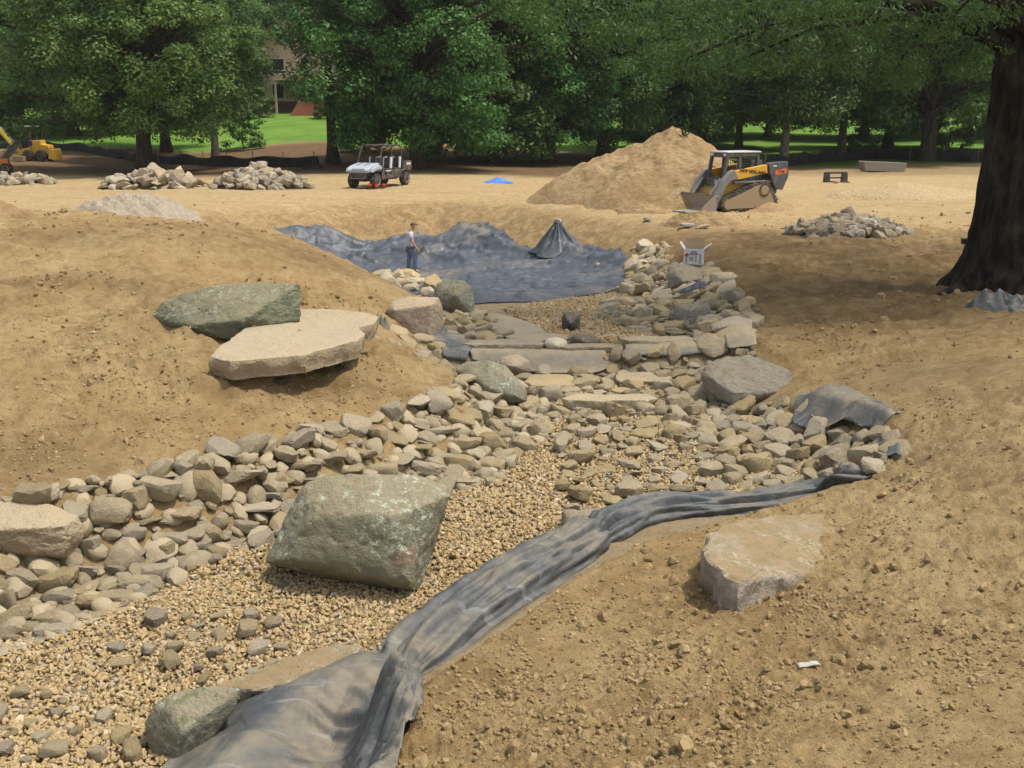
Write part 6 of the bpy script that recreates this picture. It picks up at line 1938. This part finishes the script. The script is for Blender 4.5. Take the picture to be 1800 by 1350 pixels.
def utility_vehicle():
    g = G(655, 331)
    root = empty('utility_vehicle', (g[0] + .15, g[1] + 1.3, H1(g[0], g[1] + 1.3) + .02), R(246))
    tag(root, 'silver and black four-seat utility vehicle with roll cage parked right of the rock piles', 'utility vehicle')
    for x in (1.33, -1.42):
        for s in (1, -1): wheel(root, x, s * .61, .33, .27, side=s)
    MB().box((-.05, 0, .44), (2.4, .9, .16)).box((0, 0, .33), (3.0, .35, .1)).build('chassis', M_BLACKST, root, .02)
    m = MB()
    m.prism([(1.82, .72), (1.86, .90), (1.60, 1.04), (1.0, 1.14), (.82, 1.12), (.82, .98), (1.0, .96), (1.66, .74)], -.60, .60)
    hood = m.build('hood', M_SILVER, root, .05)
    for y in (-.22, .22): MB().box((1.3, y, 1.105), (.62, .02, .02), (0, R(8), 0)).build('hood_crease', M_DGREY, hood)
    for s in (1, -1):
        y0, y1 = (.60, .74) if s > 0 else (-.74, -.60)
        MB().prism([(1.80, .74), (1.72, .92), (1.20, 1.06), (.86, 1.0), (.90, .80), (1.02, .84), (1.35, .82), (1.66, .72)], y0, y1).build('fender', M_SILVER, root, .04)
        hl = MB().box((1.80, s * .46, .86), (.10, .24, .15), (0, -.2, 0)).build('headlight', M_LAMP, root, .03)
    MB().box((1.79, 0, .84), (.08, .66, .16)).build('grille', M_PLASTIC, root, .02)
    MB().box((1.78, 0, .60), (.08, .80, .26)).build('bumper', M_PLASTIC, root, .03)
    MB().tube([(1.86, -.45, .70), (1.90, -.36, .45), (1.90, .36, .45), (1.86, .45, .70)], .022).tube([(1.88, -.6, .72), (1.90, 0, .72), (1.88, .6, .72)], .02).build('brush_guard', M_GREYARM, root)
    MB().box((1.5, 0, .45), (.4, .7, .12), (0, -.5, 0)).build('skid_plate', M_PLASTIC, root, .02)
    # side sills and doors area, seat boxes
    for s in (1, -1):
        MB().prism([(.86, .36), (.80, .72), (.74, 1.02), (.62, 1.02), (.60, .60), (-.05, .56), (-.10, .78), (-.95, .80), (-1.02, .42)], s * .66 - .04, s * .66 + .04).build('side_panel', M_PLASTIC, root, .02)
    for x in (.05, -.80):
        MB().box((x, 0, .60), (.50, 1.25, .30)).build('seat_box', M_PLASTIC, root, .02)
        st = MB().box((x + .05, 0, .80), (.50, 1.25, .12)).build('seat', M_SEATB, root, .04)
        MB().box((x + .05, 0, .745), (.54, 1.29, .05)).build('seat_trim', M_SEATW, st)
        bk = MB().box((x - .24, 0, 1.10), (.12, 1.22, .50), (0, -.15, 0)).build('backrest', M_SEATB, root, .05)
        for y in (-.58, -.20, .20, .58):
            MB().box((x - .235, y, 1.11), (.14, .08, .54), (0, -.15, 0)).build('backrest_stripe', M_SEATW, bk, .02)
    MB().prism([(.92, .80), (.86, 1.16), (.70, 1.14), (.66, .80)], -.58, .58).build('dashboard', M_PLASTIC, root, .03)
    sw = MB().cyl((.72, .32, 1.05), (.52, .32, 1.2), .02).build('steering_column', M_PLASTIC, root)
    MB().lathe([(.17, -.015), (.19, 0), (.17, .015)], axis='x', n=20).build('steering_wheel', M_PLASTIC, sw).location = (.52, .32, 1.2)
    # roll cage
    m = MB()
    for s in (1, -1):
        m.tube([(.92, s * .64, 1.0), (.70, s * .60, 1.55), (.52, s * .58, 1.86), (.40, s * .58, 1.92), (-1.05, s * .58, 1.92), (-1.18, s * .60, 1.80), (-1.18, s * .62, .80)], .026)
        m.tube([(-.28, s * .60, .8), (-.28, s * .58, 1.92)], .026)
        m.tube([(-.28, s * .585, 1.65), (.05, s * .58, 1.91)], .018)
    for x in (.45, -.28, -1.1): m.tube([(x, -.58, 1.92), (x, .58, 1.92)], .022)
    m.tube([(.92, -.62, 1.02), (.92, .62, 1.02)], .02); m.tube([(-1.18, -.6, 1.25), (-1.18, .6, 1.25)], .02)
    m.build('roll_cage', M_BLACKST, root)
    MB().box((-.32, 0, 1.955), (1.45, 1.22, .035)).build('roof_panel', M_BLACKST, root, .012)
    # cargo bed
    b = MB()
    b.box((-1.62, 0, .80), (.86, 1.36, .05)); b.box((-1.62, .66, .98), (.86, .05, .36)); b.box((-1.62, -.66, .98), (.86, .05, .36)); b.box((-1.21, 0, .98), (.05, 1.27, .36)); b.box((-2.03, 0, .98), (.05, 1.36, .36))
    bd = b.build('cargo_bed', M_PLASTIC, root, .015)
    MB().box((-1.72, .69, 1.02), (.42, .012, .12)).build('side_badge', M_ROOFW, bd)
    for s in (1, -1):
        MB().box((-2.0, s * .60, .74), (.08, .10, .12)).build('tail_light', M_RED, root, .01)
        MB().prism([(-1.0, .62), (-1.1, .78), (-1.75, .78), (-1.85, .62), (-1.7, .72), (-1.15, .72)], s * .61 - .14, s * .61 + .14).build('fender', M_PLASTIC, root, .02)
utility_vehicle()

def backhoe():
    g = G(88, 283)
    root = empty('backhoe_tractor', (g[0] - 1.3, g[1], H1(g[0] - 1.3, g[1])), R(-8)); root.scale = (.85, .85, .9)
    tag(root, 'small yellow backhoe tractor with raised boom and canopy at the far left', 'backhoe')
    my = simple_mat('old_yellow_paint', (.60, .34, .03), .5, grime=.35)
    mb = simple_mat('bright_yellow_boom', (.70, .52, .02), .45, grime=.15)
    mg = simple_mat('green_canopy', (.32, .50, .48), .5, grime=.2)
    for x in (.15, 1.3):
        for s in (1, -1): wheel(root, x, s * .65, .42, .36, rim=my, side=s, knob=.04)
    MB().prism([(-.9, .5), (-.9, .9), (.0, 1.0), (.3, 1.15), (1.9, 1.15), (1.95, .6), (1.5, .45), (-.5, .42)], -.4, .4).build('chassis', my, root, .04)
    MB().prism([(.45, 1.0), (.5, 1.55), (1.2, 1.62), (1.25, 1.3), (1.85, 1.22), (1.95, .95)], -.42, .42).build('engine_hood', my, root, .05)
    MB().cyl((1.1, .2, 1.5), (1.1, .2, 2.2), .04).build('exhaust_pipe', M_BLACKST, root)
    MB().box((.0, 0, 1.2), (.45, .5, .12)).box((-.22, 0, 1.5), (.12, .5, .5)).build('seat', M_SEATB, root, .03)
    for s in (1, -1):
        for x in (-.55, .35): MB().tube([(x, s * .5, .9), (x, s * .5, 2.6)], .035).build('canopy_post', M_BLACKST, root)
    MB().box((-.15, 0, 2.66), (1.5, 1.3, .09)).build('canopy', mg, root, .03)
    # backhoe end
    MB().prism([(-.9, .45), (-.9, 1.2), (-1.25, 1.3), (-1.45, .5)], -.25, .25).build('swing_frame', my, root, .03)
    MB().prism([(-1.2, .95), (-1.55, 1.0), (-2.75, 2.35), (-2.95, 2.55), (-2.7, 2.62), (-2.4, 2.4)], -.13, .13).build('boom', mb, root, .02)
    MB().prism([(-2.65, 2.62), (-2.95, 2.62), (-4.3, 2.3), (-4.45, 2.15), (-4.2, 2.05), (-2.9, 2.3)], -.11, .11).build('stick', mb, root, .02)
    MB().cyl((-1.4, .0, 1.35), (-2.5, .0, 2.62), .06).cyl((-2.75, 0, 2.75), (-3.6, 0, 2.6), .05).build('hydraulic_ram', M_GREYARM, root)
    MB().prism([(-4.25, 2.2), (-4.4, 2.2), (-4.5, .35), (-4.3, .35)], -.09, .09).build('dipper', mb, root, .015)
    MB().prism([(-4.6, .4), (-4.2, .45), (-3.9, .15), (-4.1, -.02), (-4.5, .05)], -.25, .25).build('digging_bucket', my, root, .02)
    for s in (1, -1): MB().tube([(-1.0, s * .3, .7), (-1.5, s * .9, .5), (-1.5, s * .9, .05)], .06).box((-1.5, s * .9, .03), (.3, .25, .06)).build('stabilizer', M_GREYARM, root)
    MB().prism([(1.95, .2), (2.4, .1), (2.35, .9), (2.2, .95), (2.05, .7)], -.7, .7).build('front_blade', my, root, .02)
    MB().box((-.35, -1.2, .2), (.9, .5, .4)).build('tool_crate', M_WOOD, root, .02)
    return root
hoe = backhoe()

def trencher():
    g = G(4, 305)
    root = empty('trencher', (g[0], g[1], H1(g[0], g[1])), R(20))
    tag(root, 'orange trencher with dark slanted chain boom cut by the left picture edge', 'trencher')
    mo = simple_mat('orange_paint', (.55, .16, .03), .5, grime=.3)
    my = simple_mat('trencher_yellow', (.62, .36, .03), .5, grime=.3)
    MB().box((-.1, 0, .55), (1.1, .9, .65)).build('housing', mo, root, .04)
    MB().box((-.9, 0, 1.3), (.6, .8, .9)).build('engine_cover', my, root, .05)
    MB().box((.55, 0, 1.25), (1.6, .16, .34), (0, -R(48), 0)).build('chain_boom', M_BLACKST, root, .03)
    m = MB()
    for k in range(9):
        f = k / 8; c = Vector((.05 + f * 1.0, 0, .75 + f * 1.1))
        m.box((c.x - .16, 0, c.z + .14), (.12, .3, .06), (0, -R(48), 0)); m.box((c.x + .16, 0, c.z - .14), (.12, .3, .06), (0, -R(48), 0))
    m.build('digging_tooth', M_GREYARM, root)
    for s in (1, -1): wheel(root, -.6, s * .5, .3, .2, rim=my, side=s)
    for s in (1, -1): wheel(root, .25, s * .5, .3, .2, rim=my, side=s)
trencher()
# ------------------------------------------------------------------ people
def skin_body(name, joints, edges, radii, mat, parent, sub=2, root_i=0):
    me = bpy.data.meshes.new(name)
    me.from_pydata([tuple(j) for j in joints], edges, [])
    o = link(name, me, mat, parent)
    sk = o.modifiers.new('skin', 'SKIN'); sk.use_smooth_shade = True; sk.branch_smoothing = .6
    lay = me.skin_vertices[0] if len(me.skin_vertices) else None
    if lay is None:
        bm = bmesh.new(); bm.from_mesh(me); bm.verts.layers.skin.verify(); bm.to_mesh(me); bm.free()
        lay = me.skin_vertices[0]
    for i, r in enumerate(radii):
        lay.data[i].radius = r if isinstance(r, tuple) else (r, r)
    lay.data[root_i].use_root = True
    ss = o.modifiers.new('sub', 'SUBSURF'); ss.levels = sub; ss.render_levels = sub
    return o

M_SKIN = simple_mat('skin', (.48, .25, .17), .6, grime=.1, spec=.3)
M_TEE = simple_mat('pale_grey_cotton', (.50, .51, .56), .9, grime=.2, spec=.1)
M_DENIM = simple_mat('blue_denim', (.115, .165, .250), .9, grime=.25, spec=.1, bump=.3)
M_HAIR = simple_mat('brown_hair', (.085, .042, .025), .7, grime=.05)
M_CAP = simple_mat('brown_cap', (.12, .065, .045), .85, grime=.1)
M_GLOVE = simple_mat('tan_work_glove', (.42, .22, .06), .85, grime=.2)
M_BOOT = simple_mat('tan_boot', (.33, .25, .14), .8, grime=.3)

def worker():
    g = G(722, 484)
    root = empty('person', (g[0], g[1], g[2] + .09), R(8)); root.scale = (.96, .96, .96)
    tag(root, 'person in pale grey T-shirt, jeans and tan gloves walking right across the pond liner', 'person')
    # x is the walking direction, y away from the camera
    # body, one continuous skin: pelvis, spine, neck, head, arms, legs
    J = [(0, 0, .95), (.0, 0, 1.12), (.02, 0, 1.30), (.05, 0, 1.45), (.09, 0, 1.53), (.13, 0, 1.62), (.155, 0, 1.70),
         (.03, -.18, 1.42), (.06, -.23, 1.14), (.20, -.20, .93), (.26, -.19, .84),
         (.03, .18, 1.42), (.05, .24, 1.15), (.17, .22, .94), (.22, .21, .85),
         (0, -.10, .90), (.19, -.11, .53), (.17, -.11, .12), (.31, -.12, .05),
         (0, .10, .90), (-.03, .11, .48), (-.08, .11, .08), (.06, .12, .04)]
    E = [(0, 1), (1, 2), (2, 3), (3, 4), (4, 5), (5, 6), (3, 7), (7, 8), (8, 9), (9, 10), (3, 11), (11, 12), (12, 13), (13, 14), (0, 15), (15, 16), (16, 17), (17, 18), (0, 19), (19, 20), (20, 21), (21, 22)]
    Rr = [(.13, .15), (.11, .14), (.12, .16), (.10, .13), (.055, .055), (.085, .075), (.08, .07), .065, .045, .036, .034, .065, .045, .036, .034, .09, .06, .042, .035, .09, .06, .042, .035]
    skin_body('body', J, E, Rr, M_SKIN, root)
    TJ = [(-.005, 0, .92), (-.005, 0, 1.05), (0, 0, 1.18), (.015, 0, 1.32), (.045, 0, 1.45), (.03, -.19, 1.41), (.045, -.235, 1.23), (.03, .19, 1.41), (.045, .235, 1.24)]
    skin_body('t_shirt', TJ, [(0, 1), (1, 2), (2, 3), (3, 4), (4, 5), (5, 6), (4, 7), (7, 8)], [(.155, .17), (.15, .165), (.145, .17), (.145, .175), (.10, .10), .088, .075, .088, .075], M_TEE, root)
    PJ = [(0, 0, .97), (0, -.10, .86), (.18, -.11, .53), (.165, -.11, .13), (0, .10, .86), (-.03, .11, .48), (-.075, .11, .10)]
    skin_body('jeans', PJ, [(0, 1), (1, 2), (2, 3), (0, 4), (4, 5), (5, 6)], [(.15, .165), .115, .09, .085, .115, .09, .085], M_DENIM, root)
    # head details
    V, F = ico(3)
    hd = Vector((.15, 0, 1.675))
    hair = V * np.array((.112, .092, .118)); hair[:, 0] -= .018; hair = hair[:, :]
    keep = (V[:, 2] > -.25) & ~((V[:, 0] > .35) & (V[:, 2] < .45))
    idm = np.full(len(V), -1); idm[keep] = np.arange(keep.sum())
    FF = F[keep[F].all(1)]
    ho = link('hair', np_mesh('hair', hair[keep], idm[FF], M_HAIR), None, root); ho.location = hd
    ho.modifiers.new('thickness', 'SOLIDIFY').thickness = .012
    cap = V * np.array((.118, .098, .105)); kp = V[:, 2] > .25
    idm = np.full(len(V), -1); idm[kp] = np.arange(kp.sum()); FF = F[kp[F].all(1)]
    co = link('cap', np_mesh('cap', cap[kp], idm[FF], M_CAP), None, root); co.location = hd + Vector((0, 0, .01))
    co.modifiers.new('thickness', 'SOLIDIFY').thickness = .012
    MB().prism([(.05, -.085), (.13, -.07), (.20, -.035), (.20, .035), (.13, .07), (.05, .085)], 0, .012, 'z').build('cap_brim', M_CAP, co).location = (.02, 0, .028)
    MB().prism([(.0, -.012), (.035, -.016), (.02, .04), (0, .05)], -.014, .014).build('nose', M_SKIN, root, .006).location = (.235, 0, 1.665)
    MB().box((0, 0, 0), (.012, .05, .012)).build('mouth', simple_mat('lips', (.35, .13, .10), .6), root, .004).location = (.232, 0, 1.625)
    for s in (1, -1):
        MB().box((0, 0, 0), (.01, .022, .012)).build('eye', M_INK, root).location = (.235, s * .035, 1.695)
        MB().lathe([(.012, -.006), (.028, 0), (.012, .006)], n=10).build('ear', M_SKIN, root).location = (.13, s * .088, 1.67)
        y = s * .195
        hx = (.26, -.19, .84) if s < 0 else (.22, .21, .85)
        gl = [(hx[0] - .05, hx[1], hx[2] + .09), (hx[0] + .0, hx[1], hx[2]), (hx[0] + .035, hx[1], hx[2] - .045)]
        P = list(gl); Ed = [(0, 1), (1, 2)]; Rd = [.046, (.045, .035), (.04, .028)]
        for k, (dy, ln) in enumerate(((-.032, .06), (-.011, .075), (.011, .07), (.032, .055))):
            b = len(P)
            P += [(gl[2][0] + .012, gl[2][1] + dy, gl[2][2] - .02), (gl[2][0] + .02, gl[2][1] + dy, gl[2][2] - .02 - ln * .6), (gl[2][0] + .005, gl[2][1] + dy, gl[2][2] - .02 - ln)]
            Ed += [(2, b), (b, b + 1), (b + 1, b + 2)]; Rd += [.011, .010, .009]
        b = len(P)
        P += [(gl[1][0] + .045, gl[1][1], gl[1][2] - .01), (gl[1][0] + .075, gl[1][1], gl[1][2] - .05)]
        Ed += [(1, b), (b, b + 1)]; Rd += [.013, .010]
        skin_body('glove', P, Ed, Rd, M_GLOVE, root, 1)
        fx, fy, fz = ((.17, -.11, .10) if s < 0 else (-.08, .11, .07))
        skin_body('boot', [(fx, fy, fz + .10), (fx + .01, fy, fz - .02), (fx + .12, fy, fz - .045), (fx + .19, fy, fz - .05)], [(0, 1), (1, 2), (2, 3)], [.058, .06, (.05, .045), (.045, .035)], M_BOOT, root, 2)
worker()

def operator():
    """driver seated on the backhoe, seen small at the far left"""
    root = empty('person', hoe.matrix_basis @ Vector((0, 0, 1.26)), hoe.rotation_euler.z)
    tag(root, 'person in dark clothes and white cap seated on the yellow backhoe', 'person')
    J = [(0, 0, .08), (0, 0, .3), (.03, 0, .55), (.05, 0, .66), (.08, 0, .78), (.09, 0, .86), (.03, -.2, .52), (.12, -.24, .28), (.36, -.18, .26), (.03, .2, .52), (.12, .24, .28), (.36, .18, .26),
         (.05, -.12, .06), (.45, -.14, .08), (.48, -.14, -.36), (.05, .12, .06), (.45, .14, .08), (.48, .14, -.36)]
    E = [(0, 1), (1, 2), (2, 3), (3, 4), (4, 5), (2, 6), (6, 7), (7, 8), (2, 9), (9, 10), (10, 11), (0, 12), (12, 13), (13, 14), (0, 15), (15, 16), (16, 17)]
    Rr = [.15, .15, .14, .055, .09, .08, .07, .05, .04, .07, .05, .04, .09, .07, .05, .09, .07, .05]
    skin_body('body', J, E, Rr, M_SKIN, root)
    dk = simple_mat('navy_cotton', (.025, .030, .050), .9, grime=.15)
    skin_body('jacket', [(0, 0, .06), (0, 0, .3), (.03, 0, .55), (.03, -.2, .52), (.12, -.24, .28), (.3, -.19, .26), (.03, .2, .52), (.12, .24, .28), (.3, .19, .26)], [(0, 1), (1, 2), (2, 3), (3, 4), (4, 5), (2, 6), (6, 7), (7, 8)], [.18, .17, .15, .085, .065, .055, .085, .065, .055], dk, root)
    skin_body('trousers', [(0, 0, .06), (.05, -.12, .06), (.45, -.14, .08), (.48, -.14, -.30), (.05, .12, .06), (.45, .14, .08), (.48, .14, -.30)], [(0, 1), (1, 2), (2, 3), (0, 4), (4, 5), (5, 6)], [.16, .11, .09, .075, .11, .09, .075], dk, root)
    V, F = ico(2); kp = V[:, 2] > -.05
    idm = np.full(len(V), -1); idm[kp] = np.arange(kp.sum())
    co = link('cap', np_mesh('cap', V[kp] * np.array((.12, .105, .12)), idm[F[kp[F].all(1)]], M_SEATW), None, root); co.location = (.085, 0, .86)
operator()
# ------------------------------------------------------------------ dusty summer air
t = NT('dusty_air')
for n in list(t.t.nodes):
    if n.type == 'BSDF_PRINCIPLED': t.t.nodes.remove(n)
pv = t.n('ShaderNodeVolumePrincipled')
pv.inputs['Color'].default_value = (.93, .94, .90, 1)
pv.inputs['Density'].default_value = .00022
pv.inputs['Anisotropy'].default_value = .2
t.l(pv.outputs[0], t.t.nodes['Material Output'].inputs['Volume'])
HZ, HH = (gz.min() - 1.2 + max(gz.max(), 62) + 2) / 2, max(gz.max(), 62) + 2 - (gz.min() - 1.2)
hb = MB().box((0, 0, HZ), (2000, 2000, HH)).build('haze', t.m)
tag(hb, 'thin dusty summer air over the site', 'haze', kind='stuff')
